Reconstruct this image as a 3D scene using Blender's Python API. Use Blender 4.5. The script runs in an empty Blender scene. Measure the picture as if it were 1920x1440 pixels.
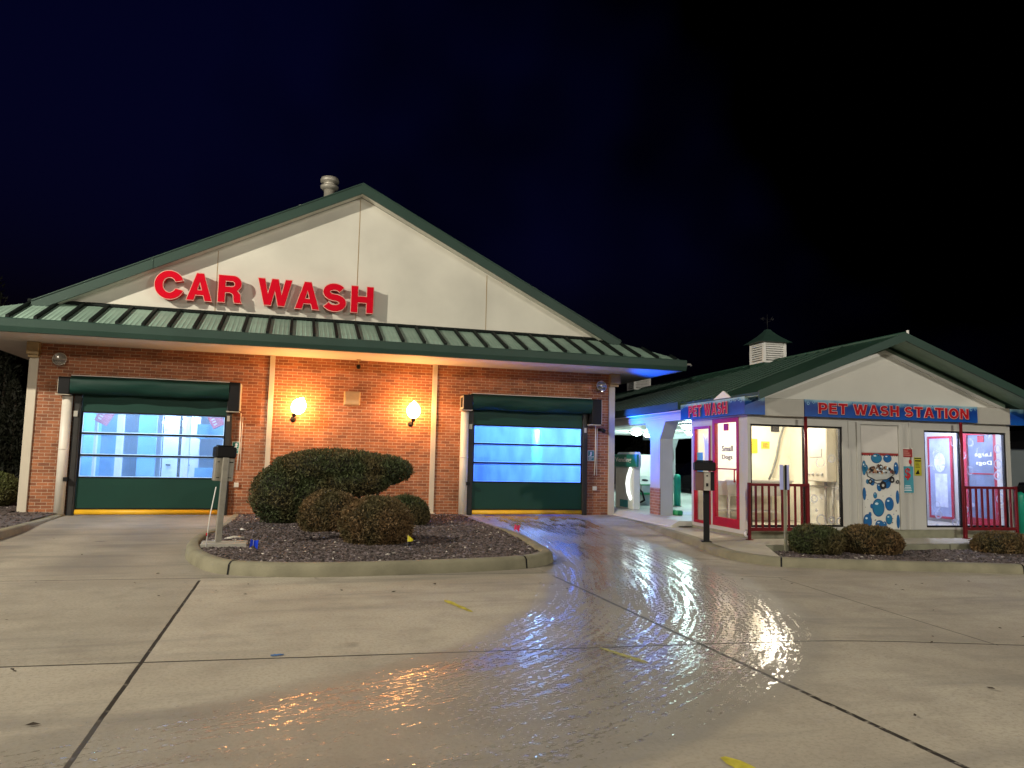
import bpy, math, random
import numpy as np
from mathutils import Vector, Matrix, noise
random.seed(7); rng = np.random.default_rng(7)
sc = bpy.context.scene
COL = sc.collection
R = math.radians
# ------------------------------------------------------------------ frames
KX, KY, KB = 8.0, -5.70, R(2.695)           # pet wash / wash bay building: corner and turn
CK, SK = math.cos(KB), math.sin(KB)
def toW(p, fr):
    if fr == 'W': return Vector(p)
    u, w, z = p
    return Vector((KX + CK*u + SK*w, KY - SK*u + CK*w, z))
def S(t):
    t = np.clip(t, 0, 1); return t*t*(3-2*t)
def gz(x, y): return -0.13*S((x-3.5)/3.5)*S((-y-1)/4)

# ------------------------------------------------------------------ materials
def new_mat(name):
    m = bpy.data.materials.new(name); m.use_nodes = True
    nt = m.node_tree; return m, nt, nt.nodes['Principled BSDF'], nt.nodes, nt.links
def rgb(c): return (c[0], c[1], c[2], 1)
def mat(name, col, rough=.6, var=.12, scale=6, metal=0, bump=0, bscale=40, spec=.5, emit=None, es=0, dirt=0, stretch=(1,1,1)):
    m, nt, b, N, L = new_mat(name)
    b.inputs['Roughness'].default_value = rough; b.inputs['Metallic'].default_value = metal
    b.inputs['Specular IOR Level'].default_value = spec
    tc = N.new('ShaderNodeTexCoord'); mp = N.new('ShaderNodeMapping'); mp.inputs['Scale'].default_value = stretch
    L.new(tc.outputs['Object'], mp.inputs['Vector'])
    if var > 0:
        n = N.new('ShaderNodeTexNoise'); n.inputs['Scale'].default_value = scale; n.inputs['Detail'].default_value = 5
        L.new(mp.outputs[0], n.inputs['Vector'])
        r = N.new('ShaderNodeMapRange'); r.inputs[1].default_value = .3; r.inputs[2].default_value = .7
        r.inputs[3].default_value = 1-var; r.inputs[4].default_value = 1+var
        L.new(n.outputs['Fac'], r.inputs[0])
        mx = N.new('ShaderNodeMix'); mx.data_type = 'RGBA'; mx.blend_type = 'MULTIPLY'; mx.inputs[0].default_value = 1
        mx.inputs[6].default_value = rgb(col); L.new(r.outputs[0], mx.inputs[7])
        out = mx.outputs[2]
        if dirt > 0:
            n2 = N.new('ShaderNodeTexNoise'); n2.inputs['Scale'].default_value = scale*.45; n2.inputs['Detail'].default_value = 8; n2.inputs['Roughness'].default_value = .7
            L.new(mp.outputs[0], n2.inputs['Vector'])
            r2 = N.new('ShaderNodeMapRange'); r2.inputs[1].default_value = .52; r2.inputs[2].default_value = .72; r2.inputs[4].default_value = dirt
            L.new(n2.outputs['Fac'], r2.inputs[0])
            m2 = N.new('ShaderNodeMix'); m2.data_type = 'RGBA'; m2.blend_type = 'MIX'
            L.new(r2.outputs[0], m2.inputs[0]); L.new(out, m2.inputs[6]); m2.inputs[7].default_value = rgb([c*.45 for c in col])
            out = m2.outputs[2]
        L.new(out, b.inputs['Base Color'])
    else: b.inputs['Base Color'].default_value = rgb(col)
    if bump > 0:
        n = N.new('ShaderNodeTexNoise'); n.inputs['Scale'].default_value = bscale; n.inputs['Detail'].default_value = 4
        L.new(mp.outputs[0], n.inputs['Vector'])
        bm = N.new('ShaderNodeBump'); bm.inputs['Strength'].default_value = bump; bm.inputs['Distance'].default_value = .02
        L.new(n.outputs['Fac'], bm.inputs['Height']); L.new(bm.outputs[0], b.inputs['Normal'])
    if emit is not None:
        b.inputs['Emission Color'].default_value = rgb(emit); b.inputs['Emission Strength'].default_value = es
    return m
def brick_mat(name, axes='xz', c1=(.385,.135,.056), c2=(.20,.070,.035), mort=(.50,.37,.255)):
    m, nt, b, N, L = new_mat(name)
    tc = N.new('ShaderNodeTexCoord'); sx = N.new('ShaderNodeSeparateXYZ'); cx = N.new('ShaderNodeCombineXYZ')
    L.new(tc.outputs['Object'], sx.inputs[0])
    L.new(sx.outputs[{'x':0,'y':1}[axes[0]]], cx.inputs[0]); L.new(sx.outputs[2], cx.inputs[1])
    nz = N.new('ShaderNodeTexNoise'); nz.inputs['Scale'].default_value = 9; L.new(tc.outputs['Object'], nz.inputs['Vector'])
    wob = N.new('ShaderNodeMix'); wob.data_type = 'VECTOR'; wob.inputs[0].default_value = .012
    L.new(cx.outputs[0], wob.inputs[4]); L.new(nz.outputs['Color'], wob.inputs[5])
    t = N.new('ShaderNodeTexBrick'); t.inputs['Scale'].default_value = 1; t.inputs['Brick Width'].default_value = .212
    t.inputs['Row Height'].default_value = .0677; t.inputs['Mortar Size'].default_value = .0055; t.inputs['Mortar Smooth'].default_value = .3
    t.inputs['Bias'].default_value = -.15
    t.inputs['Color1'].default_value = rgb(c1); t.inputs['Color2'].default_value = rgb(c2); t.inputs['Mortar'].default_value = rgb(mort)
    L.new(wob.outputs[1], t.inputs['Vector'])
    n = N.new('ShaderNodeTexNoise'); n.inputs['Scale'].default_value = 2.2; n.inputs['Detail'].default_value = 8; L.new(tc.outputs['Object'], n.inputs['Vector'])
    r = N.new('ShaderNodeMapRange'); r.inputs[1].default_value = .3; r.inputs[2].default_value = .7; r.inputs[3].default_value = .74; r.inputs[4].default_value = 1.2
    L.new(n.outputs['Fac'], r.inputs[0])
    n3 = N.new('ShaderNodeTexNoise'); n3.inputs['Scale'].default_value = 55; n3.inputs['Detail'].default_value = 3; L.new(tc.outputs['Object'], n3.inputs['Vector'])
    r3 = N.new('ShaderNodeMapRange'); r3.inputs[1].default_value = .3; r3.inputs[2].default_value = .7; r3.inputs[3].default_value = .8; r3.inputs[4].default_value = 1.15
    L.new(n3.outputs['Fac'], r3.inputs[0])
    mm = N.new('ShaderNodeMath'); mm.operation = 'MULTIPLY'; L.new(r.outputs[0], mm.inputs[0]); L.new(r3.outputs[0], mm.inputs[1])
    mx = N.new('ShaderNodeMix'); mx.data_type = 'RGBA'; mx.blend_type = 'MULTIPLY'; mx.inputs[0].default_value = 1
    L.new(t.outputs['Color'], mx.inputs[6]); L.new(mm.outputs[0], mx.inputs[7]); L.new(mx.outputs[2], b.inputs['Base Color'])
    bm = N.new('ShaderNodeBump'); bm.invert = True; bm.inputs['Strength'].default_value = .6; bm.inputs['Distance'].default_value = .008
    L.new(t.outputs['Fac'], bm.inputs['Height']); L.new(bm.outputs[0], b.inputs['Normal'])
    b.inputs['Roughness'].default_value = .85
    return m
def glass_mat(name, tint=(1,1,1), haze=.06, hcol=(.8,.8,.8), rough=.03, decal=None, gl=.05):
    """thin clear sheet: transparent + translucent haze + a little gloss"""
    m = bpy.data.materials.new(name); m.use_nodes = True
    nt = m.node_tree; N = nt.nodes; L = nt.links; N.remove(N['Principled BSDF']); out = N['Material Output']
    tr = N.new('ShaderNodeBsdfTransparent'); tr.inputs[0].default_value = rgb(tint)
    tl = N.new('ShaderNodeBsdfTranslucent'); tl.inputs[0].default_value = rgb(hcol)
    gs = N.new('ShaderNodeBsdfGlossy'); gs.inputs['Roughness'].default_value = rough
    m1 = N.new('ShaderNodeMixShader'); m1.inputs[0].default_value = haze
    L.new(tr.outputs[0], m1.inputs[1]); L.new(tl.outputs[0], m1.inputs[2])
    m2 = N.new('ShaderNodeMixShader'); m2.inputs[0].default_value = gl
    L.new(m1.outputs[0], m2.inputs[1]); L.new(gs.outputs[0], m2.inputs[2]); L.new(m2.outputs[0], out.inputs[0])
    tc = N.new('ShaderNodeTexCoord')
    if decal:                                             # frosted bubbles printed on the pane
        mp = N.new('ShaderNodeMapping'); L.new(tc.outputs['Object'], mp.inputs[0])
        v = N.new('ShaderNodeTexVoronoi'); v.inputs['Scale'].default_value = decal; L.new(mp.outputs[0], v.inputs['Vector'])
        rp = N.new('ShaderNodeValToRGB'); e = rp.color_ramp.elements
        e[0].position = .0; e[0].color = (.12,.12,.12,1); e[1].position = .5; e[1].color = (.05,.05,.05,1)
        for p, c in ((.24,.16),(.27,.62),(.34,.62),(.37,.05)):
            q = e.new(p); q.color = (c,c,c,1)
        L.new(v.outputs['Distance'], rp.inputs[0])
        n = N.new('ShaderNodeTexNoise'); n.inputs['Scale'].default_value = 1.7; L.new(tc.outputs['Object'], n.inputs['Vector'])
        rr = N.new('ShaderNodeMapRange'); rr.inputs[1].default_value = .42; rr.inputs[2].default_value = .6; L.new(n.outputs['Fac'], rr.inputs[0])
        sx = N.new('ShaderNodeSeparateXYZ'); L.new(tc.outputs['Object'], sx.inputs[0])
        mu = N.new('ShaderNodeMath'); mu.operation = 'MULTIPLY'; L.new(rp.outputs[0], mu.inputs[0]); L.new(rr.outputs[0], mu.inputs[1])
        ad = N.new('ShaderNodeMath'); ad.operation = 'ADD'; ad.inputs[1].default_value = haze; L.new(mu.outputs[0], ad.inputs[0])
        L.new(ad.outputs[0], m1.inputs[0])
    else:                                                 # uneven film of dried water
        n = N.new('ShaderNodeTexNoise'); n.inputs['Scale'].default_value = 3; n.inputs['Detail'].default_value = 6
        mp = N.new('ShaderNodeMapping'); mp.inputs['Scale'].default_value = (1,1,.35)
        L.new(tc.outputs['Object'], mp.inputs[0]); L.new(mp.outputs[0], n.inputs['Vector'])
        rr = N.new('ShaderNodeMapRange'); rr.inputs[1].default_value = .3; rr.inputs[2].default_value = .7
        rr.inputs[3].default_value = haze*.7; rr.inputs[4].default_value = min(1, haze*1.3)
        L.new(n.outputs['Fac'], rr.inputs[0]); L.new(rr.outputs[0], m1.inputs[0])
    return m

M = {}
M['brick'] = brick_mat('brick')
M['brick_y'] = brick_mat('brick_side', 'yz', (.33,.15,.10), (.24,.1,.07), (.5,.42,.38))
M['stucco'] = mat('stucco', (.65,.635,.56), .9, .13, .6, bump=.25, bscale=120, dirt=.10)
M['cream'] = mat('cream_trim', (.56,.50,.40), .6, .06, 3, dirt=.08)
M['soffit'] = mat('soffit_white', (.74,.70,.62), .55, .05, 2)
M['roof'] = mat('green_roof_metal', (.020,.056,.038), .5, .16, 1.5, dirt=.25, spec=.3)
M['skirt'] = mat('green_skirt_metal', (.25,.37,.30), .5, .12, 2.5, dirt=.12, stretch=(1,1,1))
M['skirtdull'] = mat('green_soffit_metal', (.20,.29,.22), .6, .1, 2)
def cell_tone(m, period, amp, off=0):
    nt = m.node_tree; N, L = nt.nodes, nt.links; b = N['Principled BSDF']; src = b.inputs['Base Color'].links[0].from_socket
    tc = N.new('ShaderNodeTexCoord'); sx = N.new('ShaderNodeSeparateXYZ'); L.new(tc.outputs['Object'],sx.inputs[0])
    a = N.new('ShaderNodeMath'); a.operation = 'MULTIPLY_ADD'; a.inputs[1].default_value = 1/period; a.inputs[2].default_value = off; L.new(sx.outputs[0],a.inputs[0])
    f = N.new('ShaderNodeMath'); f.operation = 'FLOOR'; L.new(a.outputs[0],f.inputs[0])
    w = N.new('ShaderNodeTexWhiteNoise'); w.noise_dimensions = '1D'; L.new(f.outputs[0],w.inputs['W'])
    r = N.new('ShaderNodeMapRange'); r.inputs[3].default_value = 1-amp; r.inputs[4].default_value = 1+amp; L.new(w.outputs['Value'],r.inputs[0])
    x = N.new('ShaderNodeMix'); x.data_type = 'RGBA'; x.blend_type = 'MULTIPLY'; x.inputs[0].default_value = 1; L.new(src,x.inputs[6]); L.new(r.outputs[0],x.inputs[7]); L.new(x.outputs[2],b.inputs['Base Color'])
cell_tone(M['skirt'],.482,.13,16.06)
M['rib'] = mat('dark_seam', (.004,.008,.007), .7, .1, spec=.2)
M['fascia'] = mat('green_fascia', (.027,.060,.047), .5, .10, 1.2, dirt=.15, spec=.3)
M['fabric'] = mat('green_fabric', (.005,.034,.026), .55, .2, 3, spec=.25, bump=.5, bscale=5, stretch=(.4,1,2.2))
M['curtain'] = mat('green_curtain', (.006,.044,.032), .55, .08, 1.2, spec=.25)
M['black'] = mat('black_metal', (.008,.008,.009), .6, .15, spec=.2)
M['dark'] = mat('dark_rail', (.03,.029,.028), .5, .15, spec=.3)
M['yellow'] = mat('yellow_rubber', (.75,.42,.015), .5, .12, 4)
M['pvc'] = mat('white_pvc', (.72,.68,.60), .45, .08, 3, dirt=.3)
M['red'] = mat('red_acrylic', (.62,.002,.018), .7, .04, spec=.08)
M['trimpink'] = mat('letter_edge', (.75,.40,.33), .6, 0, spec=.2)
M['steel'] = mat('brushed_steel', (.33,.31,.26), .42, .14, 12, metal=.35)
M['galv'] = mat('galvanised', (.40,.38,.33), .5, .12, 8, metal=.4)
M['tanbox'] = mat('tan_box', (.36,.25,.12), .6, .1)
M['beige'] = mat('beige_box', (.40,.29,.16), .6, .1)
M['white'] = mat('white_paint', (.78,.77,.74), .5, .05)
M['wall'] = mat('kiosk_wall', (.47,.465,.43), .6, .06, 2, dirt=.07, stretch=(1,1,.3))
M['gablew'] = mat('kiosk_gable', (.60,.59,.54), .7, .06, 1)
M['redframe'] = mat('red_frame', (.33,.004,.020), .5, .1, spec=.25)
M['redrail'] = mat('red_rail', (.13,.006,.010), .5, .12, spec=.25)
M['signblue'] = None
M['greypanel'] = mat('grey_panel', (.40,.39,.35), .6, .04)
M['concrete'] = mat('kerb_concrete', (.215,.200,.135), .85, .2, 3, bump=.3, bscale=60, dirt=.35)
M['wallconc'] = mat('planter_concrete', (.24,.24,.17), .85, .15, 4, bump=.2, dirt=.3)
M['slab'] = mat('slab_concrete', (.38,.35,.28), .8, .10, 2, bump=.15, dirt=.12)
M['bayfloor'] = mat('bay_floor', (.55,.56,.52), .55, .10, 2)
M['earth'] = mat('gravel_base', (.10,.08,.075), .95, .4, 14, bump=.8, bscale=50)
M['bollard'] = mat('teal_bollard', (.01,.36,.24), .4, .08)
M['greenplastic'] = mat('green_plastic', (.02,.33,.12), .45, .1)
M['signgreen'] = mat('sign_green', (.01,.20,.15), .5, .05)
M['text'] = mat('white_text', (.85,.86,.82), .5, 0)
M['greytext'] = mat('grey_text', (.22,.2,.2), .6, 0)
M['tree_dark'] = mat('dark_needles', (.022,.030,.016), .8, .5, 3)
M['lightwhite'] = mat('lamp_white', (.9,.9,.9), .4, 0, emit=(.9,1,.95), es=14)
M['lampglobe'] = mat('lamp_globe', (.9,.8,.6), .4, 0, emit=(1,.44,.13), es=120)
M['cream_in'] = mat('room_cream', (.80,.76,.63), .5, .04)
M['lav_in'] = mat('room_lavender', (.62,.66,.80), .5, .06)
M['blue_in'] = mat('bay_blue_panel', (.18,.46,.80), .35, .12, 2)
M['lavdoor'] = mat('bay_lavender', (.62,.64,.80), .4, .06, 2)
M['baywhite'] = mat('bay_white', (.80,.84,.90), .35, .05)
M['foamred'] = mat('foam_red', (.52,.13,.19), .6, .15)
M['deepblue'] = mat('bay_deep_blue', (.14,.30,.85), .35, .15, 1.2)
M['cyan'] = mat('bay_cyan_lit', (.12,.75,.85), .35, .1)  # cyan light on the pale bay post, put into its base colour
M['vinyl'] = glass_mat('vinyl_window', (.92,.96,1), .20, (.60,.78,1), .12, gl=.04)
M['vinyl_b'] = glass_mat('vinyl_window_fogged', (.75,.88,1), .60, (.42,.68,1), .2, gl=.04)
M['glass'] = glass_mat('pane', (.97,.97,.97), .04, (.8,.8,.8), .02, gl=.05)
M['glass_d'] = glass_mat('pane_with_bubbles', (.90,.91,.94), .08, (.34,.37,.46), .02, decal=3.4, gl=.05)

# ------------------------------------------------------------------ mesh builder
class MB:
    def __init__(s): s.v = []; s.f = []; s.mi = []; s.sm = []; s.cur = 0; s.smooth = False
    def use(s, i): s.cur = i; return s
    def add(s, vs, fs, smooth=None):
        o = len(s.v); s.v += [tuple(map(float, p)) for p in vs]
        for f in fs: s.f.append(tuple(i+o for i in f)); s.mi.append(s.cur); s.sm.append(s.smooth if smooth is None else smooth)
        return s
    def box(s, x0, x1, y0, y1, z0, z1, rot=None, bev=0):
        if bev <= 0:
            v = [(x,y,z) for z in (z0,z1) for y in (y0,y1) for x in (x0,x1)]
            f = [(0,2,3,1),(4,5,7,6),(0,1,5,4),(2,6,7,3),(0,4,6,2),(1,3,7,5)]
        else:
            b = bev; v = []; idx = {}
            P = [(x0,x1),(y0,y1),(z0,z1)]
            def vid(p):
                if p not in idx: idx[p] = len(v); v.append(p)
                return idx[p]
            def pt(c, ax):   # corner c moved inwards on all axes but ax
                return tuple(P[k][c[k]] + (0 if k == ax else (b if c[k] == 0 else -b)) for k in range(3))
            f = []
            for ax in range(3):
                o = [k for k in range(3) if k != ax]
                for sd in (0,1):
                    q = []
                    for a, bb in ((0,0),(1,0),(1,1),(0,1)):
                        c = [0,0,0]; c[ax] = sd; c[o[0]] = a; c[o[1]] = bb; q.append(vid(pt(tuple(c), ax)))
                    if (ax == 1) ^ (sd == 0): q.reverse()
                    f.append(tuple(q))
            for ax in range(3):
                o = [k for k in range(3) if k != ax]
                for a in (0,1):
                    for bb in (0,1):
                        c0 = [0,0,0]; c0[o[0]] = a; c0[o[1]] = bb; c1 = list(c0); c1[ax] = 1
                        f.append((vid(pt(tuple(c0),o[0])), vid(pt(tuple(c1),o[0])), vid(pt(tuple(c1),o[1])), vid(pt(tuple(c0),o[1]))))
            for cx in (0,1):
                for cy in (0,1):
                    for cz in (0,1): f.append(tuple(vid(pt((cx,cy,cz),k)) for k in range(3)))
        if rot is not None: v = [tuple(rot @ Vector(p)) for p in v]
        return s.add(v, f, False)
    def prism(s, poly, a, b, axis='z'):
        n = len(poly)
        def mk(p, t): return {'z':(p[0],p[1],t),'y':(p[0],t,p[1]),'x':(t,p[0],p[1])}[axis]
        v = [mk(p,a) for p in poly]+[mk(p,b) for p in poly]
        f = [tuple(range(n))[::-1], tuple(range(n,2*n))]+[(i,(i+1)%n,(i+1)%n+n,i+n) for i in range(n)]
        return s.add(v, f, False)
    def tube(s, pts, r, n=10, caps=True):
        pts = [Vector(p) for p in pts]; rs = r if isinstance(r,(list,tuple)) else [r]*len(pts)
        v = []; f = []; ref = None
        for i, p in enumerate(pts):
            t = (pts[min(i+1,len(pts)-1)]-pts[max(i-1,0)]).normalized()
            if ref is None: ref = t.orthogonal().normalized()
            ref = (ref - t*ref.dot(t)).normalized(); b = t.cross(ref)
            for k in range(n):
                a = 2*math.pi*k/n; v.append(p+(ref*math.cos(a)+b*math.sin(a))*rs[i])
        for i in range(len(pts)-1):
            for k in range(n): f.append((i*n+k, i*n+(k+1)%n, (i+1)*n+(k+1)%n, (i+1)*n+k))
        if caps: f.append(tuple(range(n))[::-1]); f.append(tuple(range((len(pts)-1)*n, len(pts)*n)))
        return s.add(v, f, True)
    def lathe(s, prof, c=(0,0,0), n=24, rot=None):
        v = []; f = []
        for r, z in prof:
            for k in range(n):
                a = 2*math.pi*k/n; p = Vector((r*math.cos(a), r*math.sin(a), z))
                if rot is not None: p = rot @ p
                v.append(p+Vector(c))
        m = len(prof)
        for i in range(m-1):
            for k in range(n): f.append((i*n+k, i*n+(k+1)%n, (i+1)*n+(k+1)%n, (i+1)*n+k))
        f.append(tuple(range(n))[::-1]); f.append(tuple(range((m-1)*n, m*n)))
        return s.add(v, f, True)
    def disc(s, o, X, Y, rx, ry, n=28, th=.003):
        o = Vector(o); X = Vector(X); Y = Vector(Y); Nn = X.cross(Y)
        v = [o+X*rx*math.cos(2*math.pi*k/n)+Y*ry*math.sin(2*math.pi*k/n)+Nn*d for d in (0,th) for k in range(n)]
        return s.add(v, [tuple(range(n))[::-1], tuple(range(n,2*n))]+[(k,(k+1)%n,(k+1)%n+n,k+n) for k in range(n)], False)

class Thing:
    """an Empty at the thing's base (or the thing's only mesh) in world or kiosk frame"""
    def __init__(s, name, label, cat, base=(0,0,0), fr='W', group=None, kind=None, empty=True):
        s.base = Vector(base); s.fr = fr; s.meta = (name, label, cat, group, kind); s.o = None
        if empty:
            s.o = bpy.data.objects.new(name, None); s.o.empty_display_size = .2; COL.objects.link(s.o); s.place(s.o); s.tag(s.o)
    def tag(s, o):
        n, l, c, g, k = s.meta
        if l: o['label'] = l
        if c: o['category'] = c
        if g: o['group'] = g
        if k: o['kind'] = k
    def place(s, o):
        o.location = toW(s.base, s.fr); o.rotation_euler = (0,0,-KB if s.fr == 'K' else 0)
    def part(s, mb, name, mats, parent=None, label=None):
        me = bpy.data.meshes.new(name)
        b = s.base; me.from_pydata([(p[0]-b.x,p[1]-b.y,p[2]-b.z) for p in mb.v], [], mb.f)
        if not isinstance(mats,(list,tuple)): mats = [mats]
        for m in mats: me.materials.append(m)
        me.polygons.foreach_set('material_index', mb.mi); me.polygons.foreach_set('use_smooth', mb.sm)
        me.update()
        o = bpy.data.objects.new(name, me); COL.objects.link(o)
        p = parent if parent is not None else s.o
        if p is None: s.o = o; s.place(o); s.tag(o)
        else: o.parent = p
        if label: o['label'] = label
        return o
def solo(name, mb, mats, label, cat, base=(0,0,0), fr='W', group=None, kind=None):
    t = Thing(name, label, cat, base, fr, group, kind, empty=False); return t.part(mb, name, mats)
def struct(name, mb, mats, base=(0,0,0), fr='W', kind='structure'):
    t = Thing(name, None, None, base, fr, None, kind, empty=False); return t.part(mb, name, mats)

def text_geo(body, offset=0, space=1.0):
    cu = bpy.data.curves.new('text_tmp','FONT'); cu.body = body; cu.size = 1; cu.offset = offset; cu.space_character = space
    cu.resolution_u = 4; cu.extrude = 0; cu.fill_mode = 'FRONT'
    o = bpy.data.objects.new('text_tmp', cu); COL.objects.link(o)
    dg = bpy.context.evaluated_depsgraph_get(); me = bpy.data.meshes.new_from_object(o.evaluated_get(dg))
    v = np.array([p.co[:2] for p in me.vertices]); f = [tuple(p.vertices) for p in me.polygons]
    from collections import Counter
    ec = Counter(); ed = {}
    for q in f:
        for i in range(len(q)):
            a, b = q[i], q[(i+1)%len(q)]; ec[(min(a,b),max(a,b))] += 1; ed[(min(a,b),max(a,b))] = (a,b)
    be = [ed[k] for k,c in ec.items() if c == 1]
    bpy.data.objects.remove(o); bpy.data.meshes.remove(me); bpy.data.curves.remove(cu)
    return v, f, be
# heavy sans capitals drawn as outlines (height 1)
def arc(cx,cy,rx,ry,a0,a1,n=14): return [(cx+rx*math.cos(R(a0+(a1-a0)*i/n)),cy+ry*math.sin(R(a0+(a1-a0)*i/n))) for i in range(n+1)]
def ribbon(pts,t):
    p = np.array(pts); d = np.gradient(p,axis=0); d /= np.linalg.norm(d,axis=1)[:,None]; nn = np.stack([-d[:,1],d[:,0]],1)*np.array(t).reshape(-1,1)/2
    return [tuple(q) for q in p+nn]+[tuple(q) for q in (p-nn)[::-1]]
q = .245
GL = {}
GL['H'] = (.84,[[(0,0),(q,0),(q,.385),(.84-q,.385),(.84-q,0),(.84,0),(.84,1),(.84-q,1),(.84-q,.615),(q,.615),(q,1),(0,1)]])
GL['A'] = (.94,[[(0,0),(.255,0),(.32,.20),(.62,.20),(.685,0),(.94,0),(.60,1),(.34,1)],[(.375,.375),(.565,.375),(.47,.70)]])
GL['W'] = (1.30,[[(0,1),(.25,1),(.385,.40),(.53,1),(.77,1),(.915,.40),(1.05,1),(1.30,1),(1.04,0),(.79,0),(.65,.58),(.51,0),(.26,0)]])
GL['R'] = (.86,[[(0,0),(q,0),(q,.37),(.40,.37)]+arc(.40,.23,.16,.14,90,10,6)+[(.57,.12),(.60,0),(.86,0),(.83,.06),(.815,.20)]+arc(.62,.24,.19,.20,0,70,6)+[(.70,.47)]+arc(.53,.715,.30,.285,-45,90,12)+[(0,1)],[(q,.58)]+arc(.49,.69,.11,.11,-90,90,8)+[(q,.80)]])
GL['P'] = (.82,[[(0,0),(q,0),(q,.34),(.50,.34)]+arc(.50,.67,.32,.33,-90,90,14)+[(0,1)],[(q,.55)]+arc(.46,.675,.12,.125,-90,90,8)+[(q,.80)]])
GL['E'] = (.74,[[(0,0),(.74,0),(.74,.215),(q,.215),(q,.40),(.68,.40),(.68,.605),(q,.605),(q,.785),(.72,.785),(.72,1),(0,1)]])
GL['T'] = (.82,[[(.2875,0),(.5325,0),(.5325,.785),(.82,.785),(.82,1),(0,1),(0,.785),(.2875,.785)]])
GL['I'] = (q,[[(0,0),(q,0),(q,1),(0,1)]])
GL['N'] = (.86,[[(0,0),(.235,0),(.235,.62),(.60,0),(.86,0),(.86,1),(.625,1),(.625,.38),(.26,1),(0,1)]])
GL['O'] = (1.0,[arc(.5,.5,.5,.515,0,360,32)[:-1],arc(.5,.5,.245,.285,0,360,26)[:-1]])
GL['C'] = (.93,[arc(.48,.5,.48,.515,38,326,30)+[(.93,.31),(.93,.315),(.69,.375)]+arc(.48,.5,.225,.285,330,30,24)+[(.675,.64),(.915,.70)]])
_c = arc(.40,.295,.285,.19,-158,90,34)+arc(.395,.675,.265,.19,270,28,34)[1:]
_c = np.array(_c)
for _ in range(4): _c[1:-1] = (_c[:-2]+2*_c[1:-1]+_c[2:])/4
GL['S'] = (.80,[[(x+.0,y) for x,y in ribbon(_c,np.full(len(_c),.215))]])
def glyph_geo(word, offset=0, gap=.13, space=.42):
    cu = bpy.data.curves.new('glyph_tmp','CURVE'); cu.dimensions = '2D'; cu.fill_mode = 'FRONT'; cu.offset = offset; x = 0
    for ch in word:
        if ch == ' ': x += space; continue
        w, polys = GL[ch]
        for pl in polys:
            sp_ = cu.splines.new('POLY'); sp_.points.add(len(pl)-1); sp_.use_cyclic_u = True
            for i,(a,b) in enumerate(pl): sp_.points[i].co = (a+x,b,0,1)
        x += w+gap
    o = bpy.data.objects.new('glyph_tmp', cu); COL.objects.link(o)
    dg = bpy.context.evaluated_depsgraph_get(); me = bpy.data.meshes.new_from_object(o.evaluated_get(dg))
    v = np.array([p.co[:2] for p in me.vertices]); f = []
    for p in me.polygons:
        i = tuple(p.vertices); a, b, c = v[i[0]], v[i[1]], v[i[2]]
        f.append(i if (b[0]-a[0])*(c[1]-a[1])-(b[1]-a[1])*(c[0]-a[0]) > 0 else i[::-1])
    from collections import Counter
    ec = Counter(); ed = {}
    for t_ in f:
        for i in range(len(t_)):
            a, b = t_[i], t_[(i+1)%len(t_)]; ec[(min(a,b),max(a,b))] += 1; ed[(min(a,b),max(a,b))] = (a,b)
    be = [ed[k] for k,c in ec.items() if c == 1]
    bpy.data.objects.remove(o); bpy.data.meshes.remove(me); bpy.data.curves.remove(cu)
    return v, f, be
def put_text(mb, geo, o, X, Y, W, H, d0, d1, box=None):
    """map text into a W x H box at o along X,Y; from depth d0 (back) to d1 (front) along X x Y"""
    v, f, be = geo; lo = v.min(0); hi = v.max(0)
    if box is not None: lo, hi = box
    q = (v-lo)/(hi-lo)
    X = Vector(X); Y = Vector(Y); Nn = X.cross(Y); o = Vector(o); n = len(v)
    pts = [o+X*(a*W)+Y*(b*H)+Nn*d1 for a,b in q]+[o+X*(a*W)+Y*(b*H)+Nn*d0 for a,b in q]
    fs = list(f)+[(b,a,a+n,b+n) for a,b in be]
    mb.add(pts, fs, False); return (lo, hi)

# ================================================================== CAR WASH BUILDING
cw = Thing('car_wash_building', 'brick car wash hall with wide beige gable, green metal roof and two roll-up doors', 'building', (1.12,0,0))
B0, B1, DEP, ZS = -5.62, 7.80, 17.0, 3.63
LO, HI = (-4.60,-1.62), (4.00,6.98)            # door openings
mb = MB()
for a, b, z0, z1 in ((B0,LO[0],0,ZS),(LO[1],HI[0],0,ZS),(HI[1],B1,0,ZS),(LO[0],LO[1],2.75,ZS),(HI[0],HI[1],2.75,ZS)):
    mb.box(a,b,0,.25,z0,z1)
cw.part(mb,'brick_wall',M['brick'])
mb = MB(); mb.box(B0,B0+.2,.25,DEP,0,ZS+.3); mb.box(B1-.2,B1,.25,DEP,0,ZS+.3); mb.box(B0+.2,B1-.2,DEP-.2,DEP,0,ZS+.3)
cw.part(mb,'side_wall',M['brick_y'])
for a, b in ((-5.635,-5.46),(-.79,-.675),(2.995,3.115),(7.645,7.815)):
    mb = MB(); mb.box(a,b,-.045,0.0-.002,.0,ZS,bev=.006)
    if a > 2 and a < 5: mb.box(a-.02,b+.02,-.10,-.046,0,.05,bev=.006)
    cw.part(mb,'pilaster',M['cream'])
for a, b in ((-5.66,-5.43),(7.62,7.90)):
    mb = MB(); mb.box(a,b,-.20,-.05,3.36,3.625,bev=.008); mb.box(a+.02,b-.02,-.13,-.05,3.30,3.358)
    cw.part(mb,'bracket',M['tanbox'])
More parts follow.
